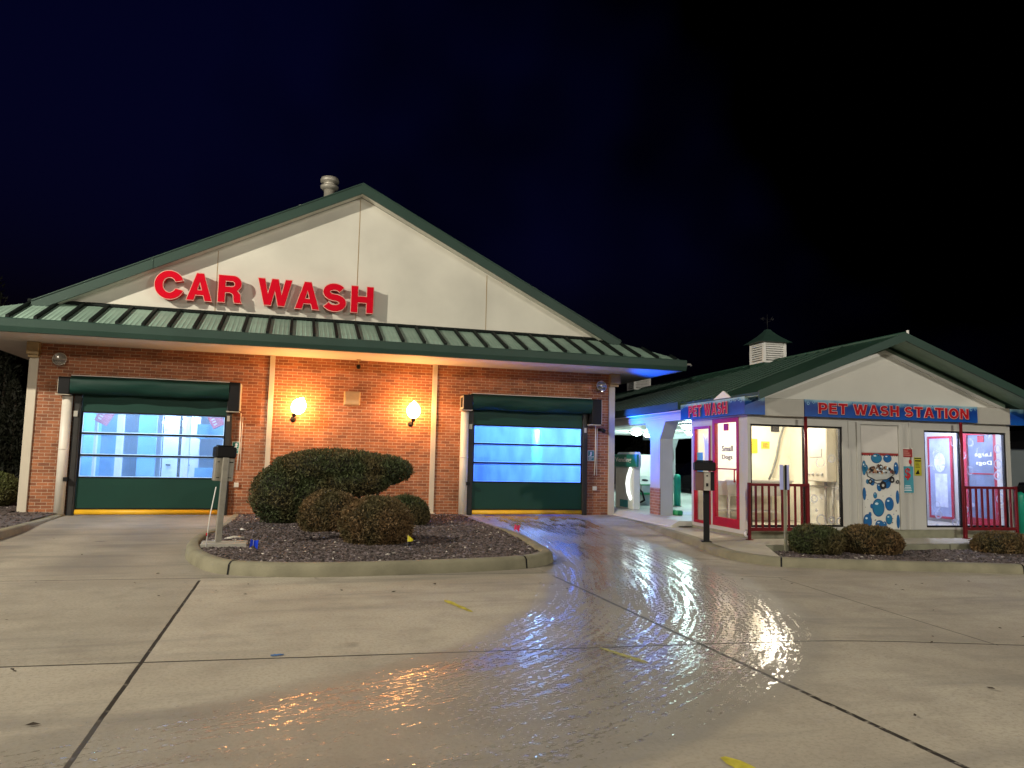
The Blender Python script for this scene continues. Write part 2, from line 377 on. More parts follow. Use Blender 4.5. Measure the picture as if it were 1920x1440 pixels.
# gable wall (stucco) with its panel joints
RX, RZ, SL = 1.12, 7.60, .50                   # ridge of the wall
zb = 4.40
mb = MB(); hw = (RZ-zb)/SL
mb.prism([(RX-hw,zb),(RX+hw,zb),(RX,RZ)],0.0,.2,'y')
mb.use(1)
for x in (-2.04,1.10,4.30): mb.box(x-.008,x+.008,-.005,-.001,zb,RZ-SL*abs(x-RX)-.05)
cw.part(mb,'gable_wall',[M['stucco'],M['tanbox']])
# main roof: two slopes, rake fascia, side eaves
RT = 7.80                                      # ridge height of roof top
EX0, EX1, EY = -6.77, 9.01, -1.45              # eaves
def rz(x): return RT-.502*abs(x-RX)
YF = -.34
mb = MB()
for sgn, ex in ((-1,EX0),(1,EX1)):
    x1 = ex
    p = [(RX,rz(RX)),(x1,rz(x1)),(x1,rz(x1)-.10),(RX,rz(RX)-.10)]
    if sgn > 0: p = p[::-1]
    mb.prism(p, .03, DEP+.4, 'y')
    for k in range(38):                        # standing seams running down the slope
        y = .3+k*.45
        t = .03; q = [(RX,rz(RX)+.001),(x1,rz(x1)+.001),(x1,rz(x1)+.045),(RX,rz(RX)+.045)]
        if sgn < 0: q = q[::-1]
        mb.prism(q, y, y+t, 'y')
roof = cw.part(mb,'roof',M['roof'])
mb = MB()
for sgn in (-1,1):
    xe = RX+sgn*6.72
    p = [(RX,rz(RX)+.03),(xe,rz(xe)+.03),(xe,rz(xe)-.205),(RX,rz(RX)-.205)]
    if sgn > 0: p = p[::-1]
    mb.prism(p, YF, YF+.05, 'y')
    q = [(RX,rz(RX)+.055),(xe,rz(xe)+.055),(xe,rz(xe)+.031),(RX,rz(RX)+.031)]
    if sgn > 0: q = q[::-1]
    mb.prism(q, YF-.02, .4, 'y')
cw.part(mb,'rake_fascia',M['fascia'],roof)
mb = MB()
for sgn in (-1,1):
    xe = RX+sgn*6.70
    p = [(RX,rz(RX)-.17),(xe,rz(xe)-.17),(xe,rz(xe)-.19),(RX,rz(RX)-.19)]
    if sgn > 0: p = p[::-1]
    mb.prism(p, YF+.052, -.002, 'y')
cw.part(mb,'rake_soffit',M['stucco'],roof)
mb = MB(); x = -3.35; mb.box(x-.025,x+.025,YF-.012,YF-.002,rz(x)-.20,rz(x)+.034); cw.part(mb,'joint_cover',M['fascia'],roof)
# skirt roof over the bays
mb = MB()
e0, e1, zt, ze = EX0, EX1, 4.50, 3.90
mb.add([(e0,EY,ze),(e1,EY,ze),(7.85,0,zt),(-5.61,0,zt),(e0,EY,ze-.03),(e1,EY,ze-.03),(7.85,0,zt-.03),(-5.61,0,zt-.03)],
       [(0,1,2,3),(7,6,5,4),(0,4,5,1),(2,6,7,3),(1,5,6,2),(0,3,7,4)])
mb.use(1)
def sp(x, t): return (x, EY*(1-t), ze+(zt-ze)*t)
x = -6.62
while x < 8.95:
    t0, t1 = 0, 1
    if x < -5.61: t1 = (x-e0)/(-5.61-e0)
    if x > 7.85: t1 = (e1-x)/(e1-7.85)
    if t1 > .06:
        for dx, w, h in ((0,.060,.065),):
            a0 = sp(x,0); a1 = sp(x,t1)
            v = []
            for p in (a0,a1):
                for ddx in (-w/2,w/2):
                    for dz in (.0,h): v.append((p[0]+ddx,p[1],p[2]+dz+.002))
            mb.add(v,[(0,1,3,2),(4,6,7,5),(0,4,5,1),(2,3,7,6),(1,5,7,3),(0,2,6,4)])
    x += .482
mb.use(0)
x = -6.60
while x < 8.9:                                 # pencil ribs of the pans
    for k in (1,2,3,4):
        xx = x+k*.0964
        t1 = 1
        if xx < -5.61: t1 = (xx-e0)/(-5.61-e0)
        if xx > 7.85: t1 = (e1-xx)/(e1-7.85)
        if t1 > .05:
            a0 = sp(xx,0); a1 = sp(xx,min(1,t1)*.985)
            mb.add([(a0[0]-.022,a0[1]-.012,a0[2]+.001),(a0[0],a0[1]-.012,a0[2]+.007),(a0[0]+.022,a0[1]-.012,a0[2]+.001),
                    (a1[0]-.022,a1[1],a1[2]+.001),(a1[0],a1[1],a1[2]+.007),(a1[0]+.022,a1[1],a1[2]+.001)],[(0,1,4,3),(1,2,5,4),(0,2,1)],True)
    x += .482
sk = cw.part(mb,'skirt_roof',[M['skirt'],M['rib']])
mb = MB(); mb.prism([(-.005,zt-.02),(-.07,zt+.0),(-.07,zt+.045),(-.005,zt+.075)],-5.75,7.95,'x')
cw.part(mb,'wall_flashing',M['rib'],sk)
# gutter fascia around the eaves and the soffit
mb = MB()
zf0, zf1 = 3.635, 3.905
prof = [(EY+.02,zf0),(EY-.05,zf0),(EY-.09,zf0+.10),(EY-.10,zf1-.02),(EY-.07,zf1),(EY+.0,zf1)]
mb.prism(prof, EX0-.06, EX1+.06, 'x')
fa = cw.part(mb,'fascia',M['fascia'])
for ex, d in ((EX0,-1),(EX1,1)):
    mb = MB(); q = [(ex-d*.02,zf0),(ex+d*.055,zf0),(ex+d*.07,zf1-.02),(ex+d*.05,zf1),(ex-d*.0,zf1)]
    if d > 0: q = q[::-1]
    mb.prism(q, EY+.025, DEP+.4, 'y'); cw.part(mb,'side_fascia',M['fascia'],fa)
mb = MB(); mb.tube([(EX1+.06,EY+.1,3.80),(EX1+.22,EY+.05,3.82),(EX1+.26,EY+.05,3.78)],.03,8)
cw.part(mb,'gutter_outlet',M['galv'],fa)
mb = MB(); mb.box(EX0,EX1,EY+.02,-.002,3.63,3.645); mb.box(EX0,B0-.02,-.002,DEP,3.63,3.645); mb.box(B1+.02,EX1,-.002,DEP,3.63,3.645)
cw.part(mb,'soffit',M['soffit'])
mb = MB()                                      # exhaust stack on the left slope
c = (.43,2.2,0)
mb.lathe([(.14,7.2),(.14,8.46)],c,20); mb.lathe([(.165,7.5),(.23,7.36)],c,20)
fl = cw.part(mb,'exhaust_stack',M['galv'])
mb = MB(); mb.lathe([(.16,8.45),(.235,8.51),(.24,8.56),(.16,8.57),(.155,8.66),(.24,8.665),(.245,8.73),(.22,8.79),(.10,8.82)],c,24)
cw.part(mb,'stack_cap',M['galv'],fl)
mb = MB(); mb.lathe([(.04,7.0),(.04,7.78),(.05,7.80),(.05,7.84)],(-.28,1.8,0),10)
cw.part(mb,'vent_pipe',M['galv'])

# ---- roll-up doors (parts of the building)
def roll_door(x0, x1, caps, vin, label):
    """x0..x1 = curtain opening"""
    y = -.06
    mb = MB(); mb.box(x0-.02,x1+.02,y,y+.03,.12,2.60)
    # cut the window band: build as strips
    mb = MB(); mb.box(x0,x1,y,y+.03,.125,.80); mb.box(x0,x1,y,y+.03,2.19,2.62)
    for z in (1.27,1.735): mb.use(1).box(x0,x1,y-.012,y+.04,z-.018,z+.018)
    mb.box(x0,x1,y-.010,y+.038,.785,.815); mb.box(x0,x1,y-.008,y+.036,2.175,2.205)
    mb.box(x0,x0+.03,y-.006,y+.034,.8,2.19); mb.box(x1-.03,x1,y-.006,y+.034,.8,2.19); mb.box(x0,x1,y-.01,y+.04,.122,.15)
    cur = cw.part(mb,'roll_up_door',[M['curtain'],M['black']],label=label)
    zs = [.815,1.252,1.717,2.175]; tops = [1.252,1.717,2.175]
    for a, b in ((.815,1.252),(1.288,1.717),(1.753,2.175)):
        mb = MB(); mb.add([(x0+.03,y+.012,a),(x1-.03,y+.012,a),(x1-.03,y+.012,b),(x0+.03,y+.012,b)],[(0,1,2,3)])
        cw.part(mb,'vinyl_window',vin,cur)
        mb = MB(); w = .016                       # pale welded hem round each window
        mb.box(x0+.03,x1-.03,y+.002,y+.008,a,a+w); mb.box(x0+.03,x1-.03,y+.002,y+.008,b-w,b)
        mb.box(x0+.03,x0+.03+w,y+.002,y+.008,a+w,b-w); mb.box(x1-.03-w,x1-.03,y+.002,y+.008,a+w,b-w)
        cw.part(mb,'window_hem',M['hem'],cur)
    mb = MB(); mb.tube([(x0+.01,y-.01,.065),(x1-.01,y-.01,.065)],.058,12)
    cw.part(mb,'bottom_bar',M['yellow'],cur)
    for a, b in ((x0-.15,x0-.005),(x1+.005,x1+.13)):
        mb = MB(); mb.box(a,b,-.12,.02,0,2.56,bev=.008); mb.box(a+.03,b-.03,-.135,-.121,0,2.45)
        mb.use(1).box(a+.02,b-.05,-.16,-.136,2.08,2.20)
        cw.part(mb,'guide_rail',[M['dark'],M['galv']],cur)
    # fabric hood: swollen roll with folds
    hx0, hx1 = caps[0][1], caps[1][0]
    mb = MB(); n = 40; prof = [(-.02,2.93),(-.30,2.93),(-.385,2.895),(-.40,2.78),(-.375,2.66),(-.34,2.57),(-.02,2.56)]
    v = []; f = []
    for i in range(n+1):
        xx = hx0+(hx1-hx0)*i/n
        for j, (py, pz) in enumerate(prof):
            wv = .016*math.sin(xx*3.1+j*1.3)+.010*math.sin(xx*7.7+j*2.2) if 2 <= j <= 5 else 0
            v.append((xx,py+wv,pz+.5*wv))
    m_ = len(prof)
    for i in range(n):
        for j in range(m_-1): f.append((i*m_+j,i*m_+j+1,(i+1)*m_+j+1,(i+1)*m_+j))
    mb.add(v,f,True); mb.use(1).box(hx0,hx1,-.32,-.015,2.934,2.952)
    cw.part(mb,'hood',[M['fabric'],M['soffit']],cur)
    for k, (a, b, z0, z1) in enumerate(caps):
        mb = MB(); mb.box(a,b,-.385,-.004,z0,z1,bev=.012)
        mb.use(1)
        if k == 0: mb.box(a-.012,a-.001,-.36,-.03,z0+.02,z0+.06); mb.box(a-.012,a-.001,-.36,-.03,z1-.06,z1-.02); mb.box(a-.012,a-.001,-.36,-.32,z0+.06,z1-.06); mb.box(a-.012,a-.001,-.07,-.03,z0+.06,z1-.06)
        else: mb.box(b+.001,b+.015,-.37,-.02,z0+.02,z1-.02)
        mb.box(a-.04,b,-.36,-.02,z0-.02,z0-.002)
        cw.part(mb,'end_cap',[M['black'],M['cream']],cur)
M['hem'] = glass_mat('window_hem', (.9,.95,1), .75, (.95,.98,1), .2, gl=.02)
roll_door(-4.56,-1.66,[(-4.97,-4.75,2.54,2.90),(-1.61,-1.38,2.30,2.94)],M['vinyl'],'left bay door showing blue and white wash gear')
roll_door(4.04,6.90,[(3.71,3.94,2.54,2.90),(7.05,7.30,2.29,2.93)],M['vinyl_b'],'right bay door glowing plain blue')
for x in (-4.83,3.80):                          # white pipes beside the doors
    mb = MB(); mb.tube([(x,-.14,.0),(x,-.14,2.50)],.10,20); mb.tube([(x,-.14,1.38),(x,-.14,1.405)],.106,20)
    mb.use(1).box(x+.06,x+.14,-.26,-.16,.72,.80)
    cw.part(mb,'guard_pipe',[M['pvc'],M['black']])
for x in (-1.36,7.28):
    mb = MB(); mb.tube([(x,-.03,2.28),(x+.01,-.03,1.55),(x-.02,-.03,1.0)],.014,6); mb.tube([(x+.05,-.03,2.2),(x+.045,-.03,1.0)],.008,6); mb.box(x-.06,x+.04,-.06,-.01,.62,.72)
    cw.part(mb,'conduit',M['pvc'])
mb = MB(); mb.tube([(7.40,-.19,2.16),(7.40,-.30,2.13)],.05,12); mb.box(7.36,7.44,-.19,-.01,2.14,2.20); cw.part(mb,'added_spot_fixture',M['black'])  # fixture added to carry the blue light for the bay arches
# ---- interiors (parts)
def room(x0,x1,y1,z1,mw,mf):
    mb = MB()
    mb.add([(x0,.26,0),(x0,y1,0),(x0,y1,z1),(x0,.26,z1)],[(0,1,2,3)]); mb.add([(x1,.26,0),(x1,y1,0),(x1,y1,z1),(x1,.26,z1)],[(3,2,1,0)])
    mb.add([(x0,y1,0),(x1,y1,0),(x1,y1,z1),(x0,y1,z1)],[(0,1,2,3)]); mb.add([(x0,.26,z1),(x1,.26,z1),(x1,y1,z1),(x0,y1,z1)],[(0,3,2,1)])
    mb.use(1).add([(x0,.26,.004),(x1,.26,.004),(x1,y1,.004),(x0,y1,.004)],[(0,1,2,3)])
    mb.use(0).add([(x0,.255,0),(x0,.255,z1),(LO[0] if x0<0 else HI[0],.255,z1),(LO[0] if x0<0 else HI[0],.255,0)],[(0,1,2,3)])
    mb.add([(LO[1] if x0<0 else HI[1],.255,0),(LO[1] if x0<0 else HI[1],.255,z1),(x1,.255,z1),(x1,.255,0)],[(0,1,2,3)])
    return cw.part(mb,'bay_room',[mw,mf])
room(-5.40,-.6,11.6,3.3,M['lavdoor'],M['slab']); room(3.3,7.55,11.6,3.3,M['deepblue'],M['slab'])
mb = MB()                                       # blue panels in the left bay
mb.box(-5.38,-5.33,.6,11,.1,2.9); mb.box(-.68,-.62,.6,11,.1,2.25); mb.box(-4.95,-4.45,3.6,3.66,0,2.9); mb.box(-4.2,-3.75,4.3,4.36,0,2.35); mb.box(-2.75,-1.2,4.4,4.46,.0,.95); mb.box(-2.75,-1.2,4.4,4.46,1.75,2.15)
cw.part(mb,'blue_panel',M['blue_in'])
mb = MB(); mb.box(-3.75,-2.75,5.2,5.28,0,2.9); 
mb.use(1).box(-3.27,-3.25,5.17,5.195,0,2.9); mb.box(-3.60,-3.48,5.15,5.195,.98,1.02); mb.box(-3.10,-2.98,5.15,5.195,.98,1.02)
cw.part(mb,'equipment_cabinet',[M['lavdoor'],M['dark']])
mb = MB()
for x, w in ((-4.38,.075),(-4.93,.03),(-2.80,.055)): mb.box(x-w,x+w,2.9,3.05,0,2.9)
mb.box(-5.0,-2.0,2.85,3.0,2.75,2.9); mb.use(1).tube([(-2.98,3.0,0),(-2.98,3.0,2.9)],.035,8); mb.tube([(-3.45,3.4,.4),(-3.45,3.4,2.9)],.015,6)
cw.part(mb,'wash_gantry',[M['baywhite'],M['dark']])
for cx, sg in ((-4.70,1),(-2.12,-1)):
    rot = Matrix.Translation((cx,2.7,2.22)) @ Matrix.Rotation(sg*R(28),4,'Y')
    mb = MB(); mb.box(-.16,.16,-.05,.05,-.20,.30,rot=rot,bev=.01)
    for k in range(4): mb.use(1).box(-.10,-.02,-.056,-.051,-.12+k*.07,-.09+k*.07,rot=rot)
    cw.part(mb,'foam_head',[M['foamred'],M['lavdoor']])
for x,y,r,h in ((6.33,2.0,.11,2.2),(4.2,3.2,.05,3),(6.9,3.2,.05,3)): mb = MB(); mb.tube([(x,y,0),(x,y,h)],r,14); cw.part(mb,'wash_post',M['cyan'])
mb = MB(); mb.lathe([(.02,-.07),(.16,-.05),(.20,.0),(.16,.06),(.03,.08)],(6.40,2.0,2.32),16); cw.part(mb,'bay_lamp',M['lampblue'] if 'lampblue' in M else mat('bay_lamp_glow',(.9,.95,1),.4,0,emit=(.75,.9,1),es=26))
M['tubeglow'] = mat('tube_glow',(.9,.95,1),.4,0,emit=(.72,.88,1),es=14)
for i in range(4): mb = MB(); mb.box(-3.74+.16*i,-3.64+.16*i,5.05,5.09,2.16+.03*(i%2),2.22+.03*(i%2),bev=.005); cw.part(mb,'bay_lamp',M['tubeglow'])
for y in (1.26,4.95): mb = MB(); mb.box(-4.2,-2.2,y-.06,y+.06,3.2,3.27,bev=.01); cw.part(mb,'bay_tube_light',M['tubeglow'])

# ---- CAR WASH letters
sign = Thing('car_wash_sign','large raised red capital letters CAR WASH across the beige gable','sign',(-.9,-.05,4.74))
LET = [('C',-3.28,-2.70,4.73,5.36),('A',-2.62,-2.10,4.745,5.355),('R',-1.97,-1.47,4.75,5.36),('W',-1.13,-.39,4.755,5.365),('A',-.30,.23,4.73,5.36),('S',.32,.84,4.725,5.375),('H',.96,1.47,4.735,5.36)]
for ch, x0, x1, z0, z1 in LET:
    gface = glyph_geo(ch,0); gtrim = glyph_geo(ch,.026)
    mb = MB(); k = 1
    bx = put_text(mb,gface,(x0,-.25,z0),(1,0,0),(0,0,1),x1-x0,z1-z0,0,.012)
    put_text(mb,gface,(x0,-.25,z0),(1,0,0),(0,0,1),x1-x0,z1-z0,-.19,-.004,box=bx)
    lt = sign.part(mb,'letter',M['red'])
    mb = MB(); put_text(mb,gtrim,(x0,-.25,z0),(1,0,0),(0,0,1),x1-x0,z1-z0,-.012,.004,box=bx)
    sign.part(mb,'letter_edge',M['trimpink'],lt)

# ---- fixtures on the brick wall
def sconce(x, z, tilt, label):
    t = Thing('wall_lamp',label,'wall lamp',(x,-.01,z),group='globe wall lamps on the brick wall')
    mb = MB(); mb.lathe([(.065,0),(.065,.02),(.03,.03)],(x-.02*0,-.004,z-.02),14,rot=Matrix.Rotation(R(90),3,'X'))
    mb.tube([(x,-.02,z-.02),(x,-.24,z-.05),(x,-.36,z-.01),(x,-.37,z+.03)],.014,8)
    t.part(mb,'arm',M['black'])
    rot = Matrix.Rotation(R(tilt),3,'Y'); c = (x,-.37,z+.02)
    mb = MB(); mb.lathe([(.03,0),(.052,.03),(.045,.06),(.06,.085)],c,14,rot=rot); t.part(mb,'holder',M['black'])
    mb = MB(); mb.lathe([(.05,.085),(.11,.125),(.15,.20),(.158,.28),(.14,.35),(.095,.41),(.045,.455),(.008,.49)],c,20,rot=rot); t.part(mb,'globe',M['lampglobe'])
sconce(-.22,2.20,24,'lit globe wall lamp tilted crooked on the brick beside the first inner pilaster')
sconce(2.50,2.18,1,'lit upright globe wall lamp on the brick nearer the blue glowing bay door')
def flood(x, z, label):
    t = Thing('flood_lamp',label,'flood lamp',(x,-.004,z),group='round flood lamps high on the brick corners')
    mb = MB(); mb.box(x-.07,x+.07,-.07,-.004,z-.08,z+.08,bev=.01); t.part(mb,'bracket',M['tanbox'])
    rot = Matrix.Rotation(R(78),3,'X')
    mb = MB(); mb.lathe([(.05,0),(.10,.03),(.14,.08),(.145,.11),(.13,.115),(.06,.07)],(x,-.09,z+.01),22,rot=rot); t.part(mb,'reflector',M['chrome'])
    mb = MB(); mb.lathe([(.128,.112),(.10,.135),(.05,.148)],(x,-.09,z+.01),22,rot=rot); t.part(mb,'lens',M['lens'])
M['chrome'] = mat('chrome', (.75,.73,.68), .15, .05, metal=1)
M['lens'] = glass_mat('lens', (.9,.9,.9), .12, (.9,.9,.85), .05, gl=.25)
flood(-5.03,3.25,'round silver flood lamp above the bay door with the white wash gear')
flood(7.37,3.26,'round silver flood lamp above the plain blue bay door')
mb = MB(); mb.box(.90,1.28,-.10,-.004,2.55,2.88,bev=.02); mb.box(.93,1.25,-.112,-.101,2.58,2.85,bev=.004)
solo('speaker_box',mb,M['beige'],'square beige speaker box on the brick between the two globe lamps','speaker box',(1.09,-.004,2.55))
t = Thing('security_camera','small security camera hanging under the eave above the beige box','camera',(1.2,-.16,3.625))
mb = MB(); mb.box(1.15,1.25,-.22,-.12,3.60,3.628); mb.tube([(1.2,-.17,3.60),(1.2,-.17,3.50)],.012,6); t.part(mb,'mount',M['beige'])
mb = MB(); mb.lathe([(.03,0),(.05,.03),(.05,.08),(.03,.10)],(1.2,-.17,3.41),12); t.part(mb,'camera_body',M['black'])
def notice(x, z, label, pan):
    t = Thing('notice_sign',label,'sign',(x,-.012,z),group='small green signs beside the bay doors')
    mb = MB(); mb.box(x-.09,x+.09,-.012,-.004,z-.13,z+.13); t.part(mb,'plate',M['text'])
    mb = MB(); mb.box(x-.08,x+.08,-.016,-.013,z-.02,z+.12); mb.box(x-.08,x+.08,-.016,-.013,z-.12,z-.035)
    t.part(mb,'green_field',pan)
    mb = MB(); mb.disc((x+.0,-.0165,z+.07),(1,0,0),(0,0,1),.028,.03,12); mb.prism([(x-.05,z-.01),(x+.0,z-.01),(x+.03,z+.035),(x-.02,z+.045)],-.019,-.0165,'y')
    for k in range(3): mb.box(x-.06,x+.05-.02*k,-.019,-.0165,z-.06-.022*k,z-.05-.022*k)
    t.part(mb,'figure',M['text'])
notice(-1.42,1.50,'small green and white sign beside the pale pipe, behind the grey steel terminal',M['signgreen'])
notice(7.17,1.50,'small teal sign on the brick next to the plain blue bay door',mat('sign_teal',(.03,.22,.22),.5,.05))
# ================================================================== PET WASH / WASH BAY BUILDING (kiosk frame)
pw = Thing('wash_bay_building','low cream wash bay building with green gable roof and lit pet wash rooms','building',(3.05,0,0),'K')
WU, RU, RZ2, SL2 = 6.10, 3.02, 3.93, .365       # width, ridge u, ridge z, slope
def r2(u): return RZ2-(.395 if u < RU else SL2)*abs(u-RU)
DW = 18.5
ZK = .16                                         # floor plinth
# front wall with openings
mb = MB()
def fw(u0,u1,z0,z1): mb.box(u0,u1,0,.10,z0,z1)
fw(0,.06,ZK,2.62); fw(.06,2.05,ZK,.21); fw(.06,2.05,2.14,2.62); fw(2.05,2.44,ZK,2.62); fw(2.44,3.33,2.20,2.62); fw(3.33,3.94,ZK,2.62)
fw(3.94,5.95,ZK,.20); fw(3.94,5.95,2.13,2.62); fw(5.95,6.05,ZK,2.62)
for u in (2.20,3.60): mb.box(u-.02,u+.02,-.012,-.001,ZK,2.3)
mb.box(2.36,2.44,-.03,-.001,ZK,2.24); mb.box(3.33,3.41,-.03,-.001,ZK,2.24); mb.box(2.44,3.33,-.03,-.001,2.20,2.24)
# left side wall
def sw(w0,w1,z0,z1): mb.box(0,.10,w0,w1,z0,z1)
sw(.102,.31,.06,2.62); sw(.31,1.33,2.28,2.62); sw(1.33,1.42,.06,2.62); sw(1.42,2.13,2.15,2.62); sw(1.42,2.13,.06,.13); sw(2.13,2.26,.06,2.62); sw(.31,1.33,.06,.14)
mb.box(5.95,6.05,.102,.25,ZK,2.62); mb.box(5.95,6.05,.25,1.12,2.2,2.62); mb.box(5.95,6.05,1.12,2.26,ZK,2.62)
mb.box(.102,5.948,2.16,2.26,.0,2.62)
kw = pw.part(mb,'kiosk_wall',M['wall'])
mb = MB(); mb.box(-.0,6.05,.012,.09,-.10,ZK-.002); mb.box(.004,.09,.092,2.26,-.1,.058)
pw.part(mb,'plinth',M['wallconc'])
mb = MB(); mb.prism([(.12,2.62),(5.98,2.62),(RU+.05,3.70)],.012,.10,'y'); pw.part(mb,'gable_wall',M['gablew'])
mb = MB(); mb.prism([(.02,2.625),(6.08,2.625),(6.08,r2(6.08)-.085),(RU,r2(RU)-.085),(.02,r2(.02)-.085)],.104,.16,'y'); pw.part(mb,'gable_frieze',M['skirtdull'])
mb = MB()
for sg in (-1,1):
    q = [(RU+.05,3.70),(RU+.05+sg*2.95,3.70-sg*0-1.085),(RU+.05+sg*2.95,3.70-1.155),(RU+.05,3.63)]
    if sg > 0: q = q[::-1]
    mb.prism(q,-.015,.011,'y')
pw.part(mb,'gable_trim',M['white'])
# roof
mb = MB()
UE0, UE1 = -.12, 6.45
for sg, ue in ((-1,UE0),(1,UE1)):
    q = [(RU,r2(RU)),(ue,r2(ue)),(ue,r2(ue)-.06),(RU,r2(RU)-.06)]
    if sg > 0: q = q[::-1]
    mb.prism(q,-.60,DW,'y')
for sg, ue in ((-1,UE0),(1,UE1)):
    for k in range(46):
        w = -.5+.41*k
        q = [(RU,r2(RU)+.001),(ue,r2(ue)+.001),(ue,r2(ue)+.03),(RU,r2(RU)+.03)]
        if sg < 0: q = q[::-1]
        if w > 1: mb.prism(q,w,w+.02,'y')
mb.tube([(RU,-.62,r2(RU)+.01),(RU,DW,r2(RU)+.01)],.04,8)
rf = pw.part(mb,'roof',M['roof'])
mb = MB()
for sg, ue in ((-1,UE0-.02),(1,UE1+.02)):
    q = [(RU,r2(RU)+.03),(ue,r2(ue)+.03),(ue,r2(ue)-.13),(RU,r2(RU)-.13)]
    if sg > 0: q = q[::-1]
    mb.prism(q,-.64,-.602,'y')
pw.part(mb,'rake_fascia',M['fascia'],rf)
mb = MB()
for sg, ue in ((-1,UE0),(1,UE1)):
    q = [(RU,r2(RU)-.062),(ue,r2(ue)-.062),(ue,r2(ue)-.075),(RU,r2(RU)-.075)]
    if sg > 0: q = q[::-1]
    mb.prism(q,-.60,.008,'y')
pw.part(mb,'rake_soffit',M['skirtdull'],rf)
mb = MB(); mb.box(UE0-.07,UE0-.002,2.54,DW,r2(UE0)-.14,r2(UE0)+.02); mb.box(UE1+.002,UE1+.06,-.55,DW,r2(UE1)-.14,r2(UE1)+.02)
pw.part(mb,'gutter',M['fascia'],rf)
mb = MB(); mb.box(UE0,-.002,2.28,DW,2.515,2.535)   # eave soffit
pw.part(mb,'eave_soffit',M['white'],rf)
mb = MB(); mb.tube([(RU+.12,-.55,r2(RU)-.0),(RU+.12,-.55,r2(RU)+.09)],.025,8); pw.part(mb,'lamp_stub',M['white'],rf)
# small white pediment behind the sign on the left eave
mb = MB(); mb.prism([(.35,2.655),(1.0,2.655),(.62,2.80)][::-1],-.16,-.125,'x'); pw.part(mb,'eave_pediment',M['white'])
# cupolas
def cupola(w, vane):
    u = RU; hs = .285
    mb = MB(); mb.box(u-hs-.02,u+hs+.02,w-hs-.02,w+hs+.02,3.62,3.90); cu = pw.part(mb,'cupola',M['roof'])
    mb = MB(); z0, z1 = 3.89, 4.40
    for a in (-1,1):
        for b in (-1,1): mb.box(u+a*hs-.035,u+a*hs+.035,w+b*hs-.035,w+b*hs+.035,z0,z1)
    for s_ in (-1,1):
        for z in (z0,z1-.05):
            mb.box(u-hs+.036,u+hs-.036,w+s_*hs-.03,w+s_*hs+.03,z,z+.05); mb.box(u+s_*hs-.03,u+s_*hs+.03,w-hs+.036,w+hs-.036,z,z+.05)
        for k in range(7):
            z = z0+.075+k*.056
            mb.prism([(w+s_*(hs+.03),z),(w+s_*(hs-.02),z+.045),(w+s_*(hs-.02),z+.055),(w+s_*(hs+.03),z+.028)][::s_],u-hs+.036,u+hs-.036,'x')
            mb.prism([(u+s_*(hs+.03),z),(u+s_*(hs-.02),z+.045),(u+s_*(hs-.02),z+.055),(u+s_*(hs+.03),z+.028)][::-s_],w-hs+.036,w+hs-.036,'y')
    pw.part(mb,'louvre',M['white'],cu)
    mb = MB(); mb.box(u-hs+.06,u+hs-.06,w-hs+.06,w+hs-.06,z0,z1-.01); pw.part(mb,'louvre_back',M['dark'],cu)
    mb = MB(); n = 6; v = []; f = []
    for i in range(n+1):                        # bell-cast pyramid
        t = i/n; h = (.43)*(1-t)**1.2+.05*t; z = 4.40+.37*t
        for a, b in ((-1,-1),(1,-1),(1,1),(-1,1)): v.append((u+a*h,w+b*h,z))
    for i in range(n):
        for k in range(4): f.append((i*4+k,i*4+(k+1)%4,(i+1)*4+(k+1)%4,(i+1)*4+k))
    f.append((3,2,1,0)); f.append(tuple(range(n*4,n*4+4))); mb.add(v,f,False)
    pw.part(mb,'cupola_roof',M['fascia'],cu)
    if vane:
        mb = MB(); mb.tube([(u,w,4.75),(u,w,5.16)],.011,6); mb.tube([(u-.17,w-.02,5.04),(u+.17,w+.02,5.04)],.007,6); mb.tube([(u,w-.15,4.97),(u,w+.15,4.97)],.006,6)
        mb.prism([(u-.20,5.04),(u-.10,5.09),(u-.12,5.04),(u-.10,4.99)],w-.006,w+.006,'y'); mb.prism([(u+.08,5.04),(u+.16,5.13),(u+.13,5.055),(u+.20,5.08),(u+.16,5.01)],w-.006,w+.006,'y')
        pw.part(mb,'weather_vane',M['black'],cu)
cupola(4.05,True); cupola(12.2,False)
# open bays behind: spandrel with chamfered openings, brick footed columns
ZF = .13
def spandrel(u0,u1,cols,z_under,w0,w1,name,mats):
    mb = MB(); ztop = 2.515; zc = z_under-.40
    ws = sorted(cols)
    mb.box(u0,u1,w0,w1,z_under,ztop)
    for c in ws:
        mb.prism([(c-.27,zc),(c+.27,zc),(c+.27+.30,z_under-.001),(c-.27-.30,z_under-.001)],u0+.001,u1-.001,'x')
        mb.box(u0+.001,u1-.001,c-.27,c+.27,ZF+.63,zc-.001)
    for z in (z_under+.05,ztop-.08): mb.box(u0-.02,u0-.001,w0,w1,z,z+.03)
    o = pw.part(mb,name,mats)
    for c in ws:
        mb = MB(); mb.box(u0-.006,u0+.02,c-.274,c+.274,ZF-.02,ZF+.63); mb.use(1).box(u0+.021,u1-.001,c-.27,c+.27,ZF-.02,ZF+.63); pw.part(mb,'column_base',[M['brick_y'],M['bayw']],o)
    return o
M['bayw'] = mat('bay_wall_paint', (.46,.48,.50), .5, .05, 2)
spandrel(0.0,.34,(4.15,9.6,15.2),2.33,2.27,DW-.3,'bay_front',M['bayw'])
spandrel(WU-.30,WU,(4.15,9.9,15.9),2.30,2.27,DW-.3,'bay_rear',M['bayw'])
mb = MB(); mb.box(.342,WU-.302,2.27,DW-.4,2.50,2.515)
for k in range(40): mb.box(.342,WU-.302,2.5+k*.4,2.515+k*.4,2.492,2.499)
pw.part(mb,'bay_ceiling',M['white'])
mb = MB(); mb.box(4.2,5.8,15.95,16.02,ZF,1.65); pw.part(mb,'bay_partition',M['white'])
